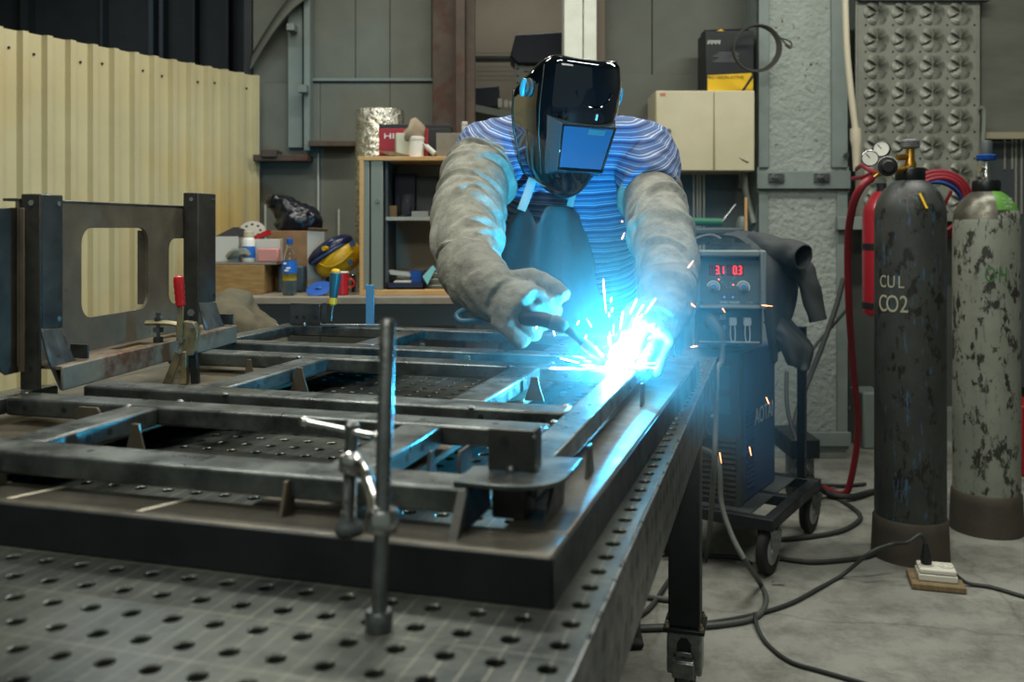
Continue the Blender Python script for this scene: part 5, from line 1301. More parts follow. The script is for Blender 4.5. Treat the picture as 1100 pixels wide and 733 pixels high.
# embossed panel and the pipe
Ye = 5.02
em = thing('embossed_panel', (at(985, 0, Ye).x, Ye, at(0, 225, Ye).z), 'grey metal sheet embossed with rows of pinwheel flowers', 'metal sheet')
ex0, ex1, ez0, ez1 = at(919, 0, Ye).x, at(1053, 0, Ye).x, at(0, 238, Ye).z, at(0, 1, Ye).z
MB().box(ex0, ex1, Ye, Ye + .012, ez0, ez1).build('sheet', m_emboss, em, bevel=.003)
MB().box(ex0 + .01, ex1 + .04, Ye - .03, Ye + .02, ez1 - .005, ez1 + .05).build('top_rail', m_dgrey, em)
MB().box(ex0 + .012, ex0 + .02, Ye - .004, Ye, ez0, ez1).box(ex1 - .02, ex1 - .012, Ye - .004, Ye, ez0, ez1).build('edge_fold', m_emboss, em)
R_ = at(1014, 0, Ye).x - at(1000.5, 0, Ye).x
flm = None
for r in range(8):
    for c_ in range(4):
        px = 941.5 + 29.8 * c_; py = 13.5 + 28.9 * r
        if py > 222: continue
        cc = Vector((at(px, 0, Ye).x, Ye - .0005, at(0, py, Ye).z))
        if flm is None:
            mb = MB()
            for k in range(6):
                a0 = 2 * PI * k / 6 + .52
                # each petal: a wedge dished into raised scoop, one edge lifted
                vs = []; na, nr = 5, 4
                for i in range(na + 1):
                    for j in range(nr + 1):
                        a = a0 + (2 * PI / 6) * .92 * i / na; rr = R_ * 1.04 * (.10 + .90 * (j / nr) * (1 - .10 * abs(i / na - .5) * 2))
                        lift = .026 * (i / na) ** 1.1 * math.sin(PI * min(1, .15 + .75 * j / nr)) 
                        vs.append(cc + Vector((rr * math.cos(a), -lift - .0003, rr * math.sin(a))))
                mb.add(vs, [(i * (nr + 1) + j, i * (nr + 1) + j + 1, (i + 1) * (nr + 1) + j + 1, (i + 1) * (nr + 1) + j) for i in range(na) for j in range(nr)])
            flm = (mb.build('pinwheel_flower', m_emboss, em, solid=.0012, smooth=0), cc)
        else:
            o = flm[0].copy(); COL.objects.link(o); o.location = cc - flm[1]; LOC[o.name] = LOC[em.name]
hl = None
for r in range(8):
    for c_ in range(5):
        px = 930 + 29.2 * c_; py = 27 + 28.7 * r; p = Vector((at(px, 0, Ye).x, Ye, at(0, py, Ye).z)); 
        if hl is None: hl = (MB().cyl(p + Vector((0, .003, 0)), p + Vector((0, -.0008, 0)), .006, n=10).build('punched_hole', m_black, em), p)
        else:
            o = hl[0].copy(); COL.objects.link(o); o.location = p - hl[1]; LOC[o.name] = LOC[em.name]
k = MB(); k.tube([at(907, -40, 4.6), at(909, 40, 4.6), at(913, 90, 4.6), at(919, 140, 4.6)], .016, 12, 6); k.rings([(at(919, 138, 4.6), .026), (at(919.5, 150, 4.6), .028), (at(920, 158, 4.6), .022), (at(920, 184, 4.6), .016)], 14)
solo('cream_pipe', k, mat('pipe_cream', '#b3ac97', .5), 'long cream pipe hanging down beside the concrete column', 'pipe')
k = MB().tube([at(1052, 116, 5.0), at(1057, 120, 5.0), at(1056, 150, 5.0), at(1051, 190, 5.0)], .012, 10, 5); solo('thin_conduit', k, m_tambour, 'thin bent conduit at the embossed sheet right edge', 'conduit')
b = MB(); b.box(at(1096, 0, 4.4).x, at(1130, 0, 4.4).x, 4.4, 4.8, .0, at(0, 436, 4.4).z); solo('red_cabinet', b, mat('cabinet_red', '#9a1c24', .4), 'red cabinet edge behind the pale gas cylinder at right', 'cabinet', bevel=.01)
b = MB(); b.box(at(916, 0, 5.1).x, at(940, 0, 5.1).x, 4.95, 5.15, 0, at(0, 420, 5.0).z); solo('grey_duct', b, m_steelgrey, 'grey sheet duct at the column foot behind the hose', 'duct', bevel=.01)
# ---------------------------------------------------------------- gas cylinders
def cylinder(name, x, y, r, zs, m, label, foot=.14):
    o = thing(name, (x, y, 0), label, 'gas cylinder'); c = Vector((x, y, 0))
    sh = [(r * math.cos(a), zs + (r * 1.15) * math.sin(a)) for a in [i * PI / 2 / 12 for i in range(11)]]
    MB().lathe(c, [(r * .96, .03), (r, .05)] + [(rr, z) for rr, z in sh] + [(.03, zs + r * 1.17)], 48).build('cylinder_body', m, o)
    MB().lathe(c, [(r * 1.10, .001), (r * 1.06, foot - .03), (r * 1.05, foot), (r * 1.0, foot + .008), (r * .99, foot)], 48).build('foot_ring', m_ring, o)
    zt = zs + r * 1.10
    MB().lathe(c, [(.050, zt - .012), (.052, zt), (.052, zt + .03), (.048, zt + .038), (.02, zt + .038)], 28).build('neck_ring', mat('neck_' + name, '#26292a', .35, .7), o)
    return o, c, zt + .038
g1, c1_, z1_ = cylinder('gas_cylinder', 1.447, 3.35, .122, 1.235, m_bottle1, 'dark weathered gas cylinder with white stencilled CO2 lettering')
v = MB(); v.rings([(c1_ + Vector((0, 0, z1_)), .02), (c1_ + Vector((0, 0, z1_ + .015)), .022), (c1_ + Vector((0, 0, z1_ + .03)), .016), (c1_ + Vector((0, 0, z1_ + .07)), .015)], 16); v.cyl(c1_ + Vector((0, 0, z1_ + .04)), c1_ + Vector((-.05, -.01, z1_ + .04)), .011, n=12); vo = v.build('valve', m_brass, g1)
MB().lathe(c1_ + Vector((0, 0, z1_ + .07)), [(.012, 0), (.032, .004)] + [(.034 if i % 2 else .032, .006 + i * .003) for i in range(9)] + [(.028, .036)], 20).build('hand_wheel', mat('wheel_grey', '#55585a', .5), vo)
def wraptext(name, s, par, c, r, z, size, m, a0, xs=.8, gap=1.0):
    """letters stencilled round a cylinder, each facing outwards"""
    for i, ch in enumerate(s):
        if ch == ' ': continue
        a = a0 + i * size * .62 * gap / r
        n = Vector((math.sin(a), -math.cos(a), 0)); t = Vector((math.cos(a), math.sin(a), 0))
        text(name, ch, m, par, frame(c + n * (r + .0008) + Vector((0, 0, z)), t, n), size, .0006, xs)
wraptext('stencil_letter', 'CO2', g1, c1_, .122, at(0, 328, 3.25).z, .086, m_stencil, -1.22, .72, .74)
wraptext('stencil_letter', 'CUL', g1, c1_, .122, at(0, 304, 3.25).z, .062, m_stencil, -1.22, .75, .9)
k = MB(); p = c1_ + Vector((-.005, -.118, 1.285)); k.box(-.004, .004, -.002, .002, -.03, .03, Matrix.Translation(p) @ Matrix.Rotation(-.3, 4, 'Y') @ Matrix.Rotation(-.35, 4, 'X')); k.build('yellow_mark', m_yelp, g1)
g2, c2_, z2_ = cylinder('gas_cylinder', 1.873, 3.64, .122, 1.205, m_bottle2, 'pale cylinder with flaking paint and blue hand wheel at the right', .15)
k = MB(); k.lathe(c2_, [(.1225 * math.cos(a), 1.205 + .1415 * math.sin(a)) for a in [i * PI / 2 / 12 for i in range(3, 11)]], 48, caps=False); 
k2 = MB(); k2.v = k.v; k2.f = [f for f in k.f if max(math.atan2(k.v[i].x - c2_.x, -(k.v[i].y - c2_.y)) for i in f) < 1.6 and min(math.atan2(k.v[i].x - c2_.x, -(k.v[i].y - c2_.y)) for i in f) > -.15]
k2.build('green_shoulder', mat('shoulder_green', '#4a7a2c', .45), g2, smooth=80)
k = MB(); k.lathe(c2_, [(.1222 * math.cos(a), 1.205 + .141 * math.sin(a)) for a in [i * PI / 2 / 12 for i in range(1, 11)]], 48, caps=False); k2 = MB(); k2.v = k.v; k2.f = [f for f in k.f if max(math.atan2(k.v[i].x - c2_.x, -(k.v[i].y - c2_.y)) for i in f) < -.1 or min(math.atan2(k.v[i].x - c2_.x, -(k.v[i].y - c2_.y)) for i in f) > 1.6]
k2.build('bare_shoulder', mat('shoulder_bare', '#6b6a5e', .35, .6, '#4d4c44', 12), g2, smooth=80)
v = MB(); v.rings([(c2_ + Vector((0, 0, z2_)), .018), (c2_ + Vector((0, 0, z2_ + .02)), .02), (c2_ + Vector((0, 0, z2_ + .035)), .014), (c2_ + Vector((0, 0, z2_ + .075)), .014)], 16); v.cyl(c2_ + Vector((-.012, 0, z2_ + .045)), c2_ + Vector((-.04, -.02, z2_ + .045)), .012, n=12); vo = v.build('valve', m_chrome, g2)
MB().lathe(c2_ + Vector((0, 0, z2_ + .078)), [(.012, 0), (.036, .002)] + [(.038 if i % 2 else .034, .003 + i * .0025) for i in range(8)] + [(.03, .024)], 24).build('hand_wheel', m_bluepl, vo)
MB().lathe(c2_ + Vector((0, 0, z2_ + .102)), [(.022, 0), (.022, .05), (.018, .056)], 20).build('wheel_cap', m_dgrey, vo)
wraptext('stencil_letter', 'OH', g2, c2_, .122, at(0, 296, 3.52).z, .085, m_greenpaint, -.36, .6, .85)
for k_, s in enumerate(('04.2015', '40 150', '2020')): wraptext('stencil_digits', s, g2, c2_, .108 - .008 * (2 - k_), 1.30 - .014 * k_, .014, m_print, .18)

# regulator
rg = thing('gas_regulator', at(953, 182, 3.28), 'brass gas regulator with two round gauges on the dark cylinder', 'regulator')
Yr = 3.26
b = MB(); b.cyl(at(977, 181, 3.33), at(958, 184, Yr), .009, n=12); b.cyl(at(968, 182, 3.3), at(962, 183, 3.29), .014, n=6); b.ball(at(955, 177, Yr), .022, 16); b.cyl(at(955, 177, Yr), at(950, 163, Yr), .007, n=10); b.cyl(at(952, 178, Yr), at(936, 173, Yr), .007, n=10); b.cyl(at(949, 182, Yr), at(936, 193, Yr), .009, n=12)
b.build('regulator_body', m_brass, rg)
k = MB(); k.lathe(at(953, 179, Yr - .015), [(.03, 0), (.034, .004), (.034, .012), (.024, .014), (.022, .03), (.018, .034)], 24, (-.25, -1, -.05)); k.build('adjusting_knob', m_black, rg)
k = MB(); k.lathe(at(953, 179, Yr - .015), [(.0345, .003), (.0355, .005), (.0355, .010), (.0345, .012)], 24, (-.25, -1, -.05), caps=False); k.build('white_ring', m_white, rg)
def gauge(px, py, ax, r=.029):
    c = at(px, py, Yr - .005); ax = Vector(ax).normalized()
    g = MB().lathe(c, [(r * .8, -.02), (r, -.015), (r, .006), (r * .92, .008), (r * .9, .004)], 28, ax).build('gauge', m_black if px > 940 else m_bare, rg)
    MB().lathe(c + ax * .0042, [(.001, 0), (r * .89, 0), (r * .89, -.001)], 28, ax).build('dial_face', m_white, g)
    nd = ax.orthogonal().normalized(); kk = MB(); kk.box(-.0012, .0012, -.0005, .0005, 0, r * .7, Matrix.Translation(c + ax * .0055) @ frame(Vector((0, 0, 0)), ax.cross(Vector((0, 0, 1))), ax) @ Matrix.Rotation(PI / 2, 4, 'X') @ Matrix.Rotation(.7, 4, 'Y')); kk.build('needle', m_black, g)
gauge(934.5, 170, (-.3, -1, .05)); gauge(947, 160, (-.6, -1, .1))
# red hoses
solo('red_gas_hose', MB().tube([at(936, 192, 3.26), at(926, 200, 3.24), at(916, 222, 3.3), at(911, 262, 3.45), at(912, 330, 3.6), at(917, 400, 3.8), at(922, 460, 3.95), Vector((at(919, 0, 4.0).x, 4.05, .09)), gr(906, 531, .012), gr(884, 524, .012), gr(868, 512, .012)], .014, 12, 6), m_hose, 'thick red gas hose dropping from the regulator to the floor', 'hose')
hg = thing('hose_coil', at(1005, 215, 3.75), 'coil of red hose hung behind the two gas cylinders', 'hose coil'); k = MB()
for i in range(3): k.torus(at(1004, 222, 3.72 + .02 * i), .125 + .012 * i, .0095, (0.1, 1, .1), 40, 8, .85 + .04 * i)
k.build('hose', m_hose, hg)
k = MB()
for i in range(2): k.torus(at(1000, 228, 3.80 + .02 * i), .13 + .014 * i, .009, (0.15, 1, .1), 40, 8, .9)
solo('blue_hose_coil', k, m_hoseb, 'coil of blue hose behind the red hose coil', 'hose coil')
solo('thin_red_hose', MB().tube([at(1022, 205, 3.7), at(1005, 240, 3.75), at(995, 258, 3.75), at(1010, 252, 3.8), at(1026, 240, 3.85)], .007, 8, 5), m_hose, 'thin red hose end looping below the hose coil', 'hose')
solo('red_supply_hose', MB().tube([at(946, 187, 4.2), at(934, 183, 4.25), at(926, 178, 4.3), at(920, 182, 4.5)], .01, 8, 5).tube([at(916, 192, 4.5), at(928, 190, 4.4), at(940, 184, 4.35)], .01, 8, 5), m_hose, 'short red hose running behind the pressure gauges', 'hose')
# fire extinguisher on the wall behind
Yx = 4.35
fe = thing('fire_extinguisher', Vector((at(947, 0, Yx).x, Yx, at(0, 340, Yx).z)), 'red fire extinguisher strapped to the wall behind the dark cylinder', 'fire extinguisher')
c = LOC[fe.name]; xe = c.x; hE = at(0, 222, Yx).z - c.z
MB().lathe(c, [(.07, .002), (.084, .02), (.086, .04), (.086, hE * .93), (.078, hE), (.05, hE + .05), (.03, hE + .07)], 32).build('tank', m_extred, fe)
for z in (265, 328): MB().lathe(Vector((c.x, c.y, at(0, z, Yx).z)), [(.0865, -.016), (.089, -.014), (.089, .014), (.0865, .016)], 32, caps=False).build('strap', m_black, fe)
MB().rings([(c + Vector((0, 0, hE + .06)), .022), (c + Vector((0, 0, hE + .11)), .022)], 14).build('valve_head', m_black, fe)
lb = MB(); 
for z0_, z1_2 in ((.42, .78),):
    vs = []
    for i in range(9):
        a = -PI / 2 + -.15 + .75 * i / 8; 
        for z in (z0_, z1_2): vs.append(c + Vector((.0868 * math.cos(a), .0868 * math.sin(a), hE * z)))
    lb.add(vs, [(2 * i, 2 * i + 2, 2 * i + 3, 2 * i + 1) for i in range(8)])
lo = lb.build('instruction_label', m_black, fe, smooth=80)
lb = MB()
for zc in (.47, .57, .66): 
    a = -PI / 2 + .0; lb.box(-.014, .014, -.001, .001, -.018, .018, Matrix.Translation(c + Vector((.0878 * math.cos(a), .0878 * math.sin(a), hE * zc))))
lb.build('pictogram', m_yelp, lo)

# ---------------------------------------------------------------- welding power source, wire feeder and cart
ct_ = thing('welding_cart', (.82, 3.4, 0), 'low steel cart with rubber castors carrying the welding power source', 'cart')
RZ = math.radians(-33)
PM = Matrix.Translation((.722, 3.32, 0)) @ Matrix.Rotation(RZ, 4, 'Z')   # local: front at y=0 facing -y, right = +x
def pbox(x0, x1, y0, y1, z0, z1): return MB().box(x0, x1, y0, y1, z0, z1, PM)
def pp(x, y, z): return PM @ Vector((x, y, z))
zc0 = .165
for a in ((-.18, .25, -.10, -.06), (-.18, .25, .48, .52), (-.18, -.14, -.06, .48), (.21, .25, -.06, .48), (-.14, .21, .2, .24)):
    pbox(a[0], a[1], a[2], a[3], zc0, zc0 + .04).build('frame_rail', m_jigdark, ct_, bevel=.003)
pbox(-.14, .16, -.06, .48, zc0 + .034, zc0 + .038).build('tray', m_dgrey, ct_)
for x, y in ((-.15, -.06), (.215, -.06), (-.15, .46), (.215, .46)):
    c = pp(x, y + .02, .085); ax = (PM.to_3x3() @ Vector((1, -.05, 0))).normalized()
    f_ = MB(); f_.box(-.022, .022, -.03, .03, .155, .165, Matrix.Translation((c.x, c.y, 0)) @ Matrix.Rotation(RZ, 4, 'Z'))
    for s in (-1, 1): f_.hexa([c + ax * s * .024 + Vector(v) for v in ((-.012, -.012, -.01), (.012, -.012, -.01), (.012, .012, -.01), (-.012, .012, -.01), (-.02, -.02, .075), (.02, -.02, .075), (.02, .02, .075), (-.02, .02, .075))])
    fo_ = f_.build('castor_fork', m_bare, ct_)
    w = MB(); w.lathe(c - ax * .018, [(.03, 0), (.078, .002), (.0835, .008), (.0835, .028), (.078, .034), (.03, .036)], 30, ax); w.build('tyre', m_rubber, fo_)
    w = MB(); w.lathe(c + ax * .014, [(.052, -.004), (.050, .004), (.04, .005), (.022, .004), (.018, .010), (.008, .011)], 24, ax); w.build('hub', m_lgrey, fo_)
pbox(-.155, -.125, .485, .515, zc0 + .04, .80).build('upright_post', m_jigdark, ct_); pbox(.165, .195, .485, .515, zc0 + .04, .80).build('upright_post', m_jigdark, ct_)

ps = thing('welding_power_source', pp(0, .2, zc0 + .038), 'navy and black welding power source with vent louvres on the cart', 'welding machine')
z0, z1 = zc0 + .0385, .745
W0, W1 = -.105, .105
pbox(W0, W1, .02, .40, z0, z1).build('side_shell', m_navy, ps, bevel=.008)
fp = MB(); fp.prism([pp(W0 - .004, y, z) for y, z in ((.02, z0), (-.012, z0), (-.012, .50), (-.035, .60), (-.03, z1 - .02), (-.01, z1 + .004), (.06, z1 + .004), (.06, z1), (.02, z1))], PM.to_3x3() @ Vector((W1 - W0 + .008, 0, 0)))
fpo = fp.build('front_bezel', m_dgrey, ps, bevel=.004)
lv = MB()
for i in range(12): lv.hexa([pp(*v) for v in ((W0 + .012, -.020, z0 + .02 + i * .019), (W1 - .012, -.020, z0 + .02 + i * .019), (W1 - .012, -.011, z0 + .022 + i * .019), (W0 + .012, -.011, z0 + .022 + i * .019), (W0 + .012, -.013, z0 + .031 + i * .019), (W1 - .012, -.013, z0 + .031 + i * .019), (W1 - .012, -.011, z0 + .033 + i * .019), (W0 + .012, -.011, z0 + .033 + i * .019))])
lv.build('front_louvres', m_lgrey if False else m_black, ps)
lv = MB()
for i in range(16): lv.hexa([pp(W1 + .0, y0, zz) if False else pp(x, y, zz) for x, y, zz in ((W1 - .001, .06, z0 + .05 + i * .018), (W1 + .006, .06, z0 + .05 + i * .018), (W1 + .006, .14, z0 + .05 + i * .018), (W1 - .001, .14, z0 + .05 + i * .018), (W1 - .001, .06, z0 + .06 + i * .018), (W1 + .001, .06, z0 + .06 + i * .018), (W1 + .001, .14, z0 + .06 + i * .018), (W1 - .001, .14, z0 + .06 + i * .018))])
lv.build('side_louvres', m_navy, ps)
text('brand_lettering', 'AOTAI', mat('pale_lettering', '#a9b4ba', .6), ps, frame(pp(W1 + .0012, .26, .49), PM.to_3x3() @ Vector((0, 1, 0)), PM.to_3x3() @ Vector((1, 0, 0))), .085, .0006, .85)
fn_ = PM.to_3x3() @ Vector((0, -1, .12)); fx = PM.to_3x3() @ Vector((1, 0, 0))
pn_ = MB(); pn_.prism([pp(W0 + .03, -.030, .53), pp(W1 - .03, -.030, .53), pp(W1 - .03, -.0385, .70), pp(W0 + .03, -.0385, .70)], PM.to_3x3() @ Vector((0, .004, 0))); pno = pn_.build('control_panel', m_face, ps)
def dial(par, c, n, r, m1=m_lgrey, m2=m_knobblue):
    o = MB().lathe(c, [(r * 1.25, 0), (r * 1.2, .004), (r, .006), (r * .9, .018), (r * .7, .02)], 22, n).build('dial', m1, par); MB().lathe(c, [(r * .66, .02), (r * .6, .023), (.001, .024)], 20, n).build('dial_cap', m2, o); return o
dial(ps, pp(-.005, -.038, .655), fn_, .017)
MB().ball(pp(-.005, -.042, .688), .004, 10).build('power_light', m_ind, ps)
MB().ball(pp(-.002, -.036, .608), .004, 10).build('fault_light', m_ind, ps)
MB().box(-.012, .012, -.0375, -.034, .553, .576, PM).build('mode_button', m_navy, ps, bevel=.001)
MB().box(-.03, .03, -.034, -.029, .515, .525, PM).build('name_plate', m_lgrey, ps)
def plug(par, c, n, r, m=m_dgrey): 
    return MB().lathe(c, [(r * 1.35, 0), (r * 1.35, .006), (r, .01), (r * 1.05, .03), (r * .8, .045), (r * .7, .07), (r * .45, .09)], 20, n).build('cable_socket', m, par)
plug(ps, pp(-.035, -.012, .455), PM.to_3x3() @ Vector((-.1, -1, -.35)), .022, m_cablel)
pbox(-.03, .03, .04, .30, z1 + .012, z1 + .03).build('carry_handle', m_black, ps, bevel=.006); 
pbox(-.02, .02, .05, .08, z1 - .002, z1 + .014).build('handle_foot', m_black, ps); pbox(-.02, .02, .26, .29, z1 - .002, z1 + .014).build('handle_foot', m_black, ps)

# wire feeder on top
FM = Matrix.Translation((at(783, 0, 3.12).x, 3.12, 0)) @ Matrix.Rotation(math.radians(-8), 4, 'Z')
def fq(x, y, z): return FM @ Vector((x, y, z))
fv = FM.to_3x3()
wf = thing('wire_feeder', fq(0, .2, .79), 'grey wire feeder with red digital display and blue knobs', 'wire feeder')
ZA, ZM, ZT_ = .79, .917, 1.115
def fb_(x0, x1, y0, y1, z0, z1): return MB().box(x0, x1, y0, y1, z0, z1, FM)
fb_(-.112, .115, .03, .42, ZA, ZT_ - .01).build('housing', m_dgrey, wf, bevel=.01)
bz = MB()
# bezel ring round the recessed display
bz.box(-.118, -.098, -.03, .04, ZM, ZT_, FM); bz.box(.1, .12, -.03, .04, ZM, ZT_, FM); bz.box(-.098, .1, -.03, .04, ZT_ - .022, ZT_, FM); bz.box(-.098, .1, -.035, .04, ZM, ZM + .014, FM)
bz.build('bezel', mat('bezel_grey', '#667070', .5), wf, bevel=.006)
pn2 = MB(); pn2.prism([fq(-.098, -.012, ZM + .014), fq(.1, -.012, ZM + .014), fq(.1, .012, ZT_ - .022), fq(-.098, .012, ZT_ - .022)], fv @ Vector((0, .012, 0))); pfo = pn2.build('control_panel', m_face, wf)
pnn = (fv @ Vector((0, -1, .14))).normalized(); fxx = fv @ Vector((1, 0, 0))
def onp(u, v, lift=.0012):   # point on the sloping panel: u across (m), v 0..1 up
    return fq(u, -.012 + .024 * v, ZM + .014 + (ZT_ - ZM - .036) * v) + pnn * lift
def seg7(ch):
    return {'0': 'abcdef', '1': 'bc', '2': 'abged', '3': 'abgcd', '8': 'abcdefg', ' ': ''}[ch]
def digits(s, u0, v0, w, h, pitch, par):
    lit = MB(); dim = MB(); yv = pnn.cross(fxx); yv = -yv if yv.z < 0 else yv
    for i, ch in enumerate(s):
        dot = ch.endswith('.'); c = ch[0]; o = onp(u0 + i * pitch, v0, .0016)
        S = {'a': ((.1, 1), (.9, 1)), 'b': ((1, .95), (1, .55)), 'c': ((1, .45), (1, .05)), 'd': ((.1, 0), (.9, 0)), 'e': ((0, .45), (0, .05)), 'f': ((0, .95), (0, .55)), 'g': ((.1, .5), (.9, .5))}
        for kx, (p, q) in S.items():
            a = o + fxx * p[0] * w + yv * p[1] * h; b = o + fxx * q[0] * w + yv * q[1] * h
            (lit if kx in seg7(c) else dim).cyl(a, b, .0016, n=6)
        if dot: lit.ball(o + fxx * w * 1.35, .0017, 8)
    return lit, dim
wn = MB(); wn.prism([onp(-.066, .60, .0005), onp(-.016, .60, .0005), onp(-.016, .82, .0005), onp(-.066, .82, .0005)], pnn * .0006); wn.prism([onp(-.006, .60, .0005), onp(.048, .60, .0005), onp(.048, .82, .0005), onp(-.006, .82, .0005)], pnn * .0006)
wno = wn.build('display_window', mat('display_dark', '#3a0a10', .3), wf)
for s, u0 in ((('8', '3.', '1'), -.060), (('8', '0.', '3'), -.001)):
    lit, dim = digits(s, u0, .635, .0095, .026, .0165, wf)
    # the leading digit glows only faintly
    l2, d2 = MB(), MB()
    lit2, dim2 = digits(s[1:], u0 + .0165, .635, .0095, .026, .0165, wf); lit2.build('lit_digits', m_led, wno)
    a, b_ = digits(s[:1], u0, .635, .0095, .026, .0165, wf); a.build('dim_digit', m_leddim, wno)
dial(wf, onp(-.052, .36), pnn, .013); dial(wf, onp(.047, .36), pnn, .013)
for u in (-.052, .047):
    k = MB(); yv = pnn.cross(fxx); yv = -yv if yv.z < 0 else yv
    k.loft([onp(u, .36, .0008) + (fxx * math.cos(a) + yv * math.sin(a)) * .0205 for a in [math.radians(-30 + 200 * i / 14) for i in range(15)]], [(.0022, .0006)] * 15, 6); k.build('scale_arc', m_print, wf)
for u in (-.016, .012):
    o = MB().prism([onp(u - .010, .10), onp(u + .010, .10), onp(u + .010, .23), onp(u - .010, .23)], pnn * .0015).build('key_button', m_navy, wf, bevel=.001)
    k = MB(); k.prism([onp(u - .005, .14, .003), onp(u + .005, .14, .003), onp(u, .19, .003)], pnn * .0006); k.build('key_symbol', m_print, o)
k = MB(); k.ball(onp(-.033, .52), .0022, 8); k.ball(onp(.014, .41), .0022, 8); k.build('indicator_lights', m_ind, wf)
k = MB()
for u, v in ((-.026, .55), (-.022, .47), (-.014, .42), (-.008, .37), (.004, .36), (.008, .45), (.015, .54), (.02, .58), (-.03, .58)): k.ball(onp(u, v, .0006), .0013, 6)
k.build('print_dots', m_print, wf)
text('panel_lettering', 'WIRE FEEDER', m_print, wf, frame(onp(.002, .045, .0012), fxx, pnn), .0115, .0003, .95)
text('model_lettering', 'F-50', m_lgrey, wf, frame(onp(.068, .045, .0012), fxx, pnn), .009, .0003)
k = MB()
for u, v in ((-.09, .94), (.092, .94), (-.09, .04), (.092, .04)): k.cyl(onp(u, v, 0), onp(u, v, .002), .003, n=8)
k.build('panel_screw', m_black, wf)
fb_(-.105, .108, .0, .032, ZA + .01, ZM).build('connector_panel', m_black, wf)
fb_(-.1, .1, -.006, .0, ZA + .012, ZA + .017).build('guide_strip', m_lgrey, wf)
ep = fq(-.062, .0, ZA + .085)
eu = MB().rings([(ep, .026), (ep + fv @ Vector((.005, -.02, -.003)), .027), (ep + fv @ Vector((.012, -.03, -.008)), .02), (ep + fv @ Vector((.03, -.05, -.03)), .016), (ep + fv @ Vector((.036, -.055, -.06)), .012)], 18).build('torch_socket', m_dgrey, wf)
for x in (.012, .06):
    o = fb_(x - .013, x + .013, -.012, .0, ZA + .07, ZA + .098).build('connector_block', m_lgrey, wf, bevel=.003)
    MB().cyl(fq(x, -.012, ZA + .084), fq(x, -.026, ZA + .084), .012, n=16).build('connector_cap', m_lgrey, o)
    k = MB(); k.tube([fq(x - .008, -.018, ZA + .075), fq(x - .009, -.02, ZA + .045), fq(x - .006, -.02, ZA + .022), fq(x, -.02, ZA + .018), fq(x + .006, -.02, ZA + .022), fq(x + .007, -.02, ZA + .05), fq(x + .005, -.018, ZA + .075)], .0018, 6, 5); k.build('cap_lanyard', m_print, o)
for z in (.098, .062): 
    o = fb_(-.03, -.012, -.01, .0, ZA + z - .008, ZA + z + .008).build('hose_fitting', m_lgrey, wf, bevel=.002); MB().cyl(fq(-.018, -.01, ZA + z + .004), fq(-.018, -.022, ZA + z + .004), .006, n=12).build('nipple', m_bare, o)
fb_(-.05, .05, .1, .36, ZA - .016, ZA - .0005).build('feeder_base', m_black, wf)

# two angle offcuts and a cable on the feeder
for (a, b_, lab) in (((-.108, .0, 1.1), (.022, .03, 1.1), 'longer grey angle offcut lying on the feeder'), ((-.055, -.02, 1.1), (.072, -.015, 1.1), 'front grey angle offcut lying on the feeder')):
    A, B_ = fq(a[0], a[1], ZT_ + (.018 if a[1] == 0 else .001)), fq(b_[0], b_[1], ZT_ + (.018 if a[1] == 0 else .001)); d = B_ - A
    k = MB(); k.prism([A, A + Vector((0, .004, 0)), A + Vector((0, .004, .016)), A + Vector((0, .02, .018)), A + Vector((0, .02, .021)), A + Vector((0, 0, .021))], d)
    solo('angle_offcut', k, m_tube, lab, 'metal offcut')
solo('coiled_lead', MB().tube([at(742, 262, 3.28), at(752, 255, 3.3), at(766, 253, 3.3), at(776, 259, 3.28), at(780, 265, 3.26)], .006, 8, 5).tube([at(744, 266, 3.22), at(757, 259, 3.24), at(770, 259, 3.24), at(778, 264, 3.24)], .006, 8, 5), m_cablel, 'loose grey lead looped over the top of the feeder', 'cable')

# charcoal leather jacket thrown over the feeder corner
jk = thing('leather_jacket', (at(840, 0, 3.4).x, 3.4, .55), 'charcoal leather jacket hanging over the right side of the feeder', 'jacket')
def sheet(name, Lp, Rp, nv, nu, Yf, fold, par):
    Lc, Rc = curve([Vector(p) for p in Lp], 8), curve([Vector(p) for p in Rp], 8); m = len(Lc); mb = MB(); vs = []
    for j in range(m):
        for i in range(nu + 1):
            u = i / nu; p = Lc[j].lerp(Rc[j], u); v = j / (m - 1)
            w = at(p.x, p.y, p.z) + Vector((0, fold * (math.sin(u * 9 + v * 3.5) * (.3 + v) + .8 * noise.noise(Vector((u * 3, v * 4, 2)))) - .03 * math.sin(PI * u), .010 * noise.noise(Vector((u * 4, v * 4, 7)))))
            vs.append(w)
    mb.add(vs, [(j * (nu + 1) + i, j * (nu + 1) + i + 1, (j + 1) * (nu + 1) + i + 1, (j + 1) * (nu + 1) + i) for j in range(m - 1) for i in range(nu)])
    return mb.build(name, m_jacket, par, solid=.005, smooth=80)
sheet('jacket_body', [(772, 252, 3.45), (796, 258, 3.36), (817, 284, 3.30), (820, 322, 3.27), (824, 358, 3.26), (830, 392, 3.28)], [(800, 248, 3.60), (832, 260, 3.56), (852, 276, 3.5), (856, 310, 3.45), (848, 345, 3.42), (838, 366, 3.40)], 20, 26, 0, .016, jk)
sheet('jacket_flap', [(820, 346, 3.27), (830, 356, 3.25), (838, 372, 3.24), (846, 392, 3.26)], [(846, 340, 3.4), (860, 356, 3.36), (872, 374, 3.33), (868, 398, 3.32)], 14, 20, 0, .014, jk)
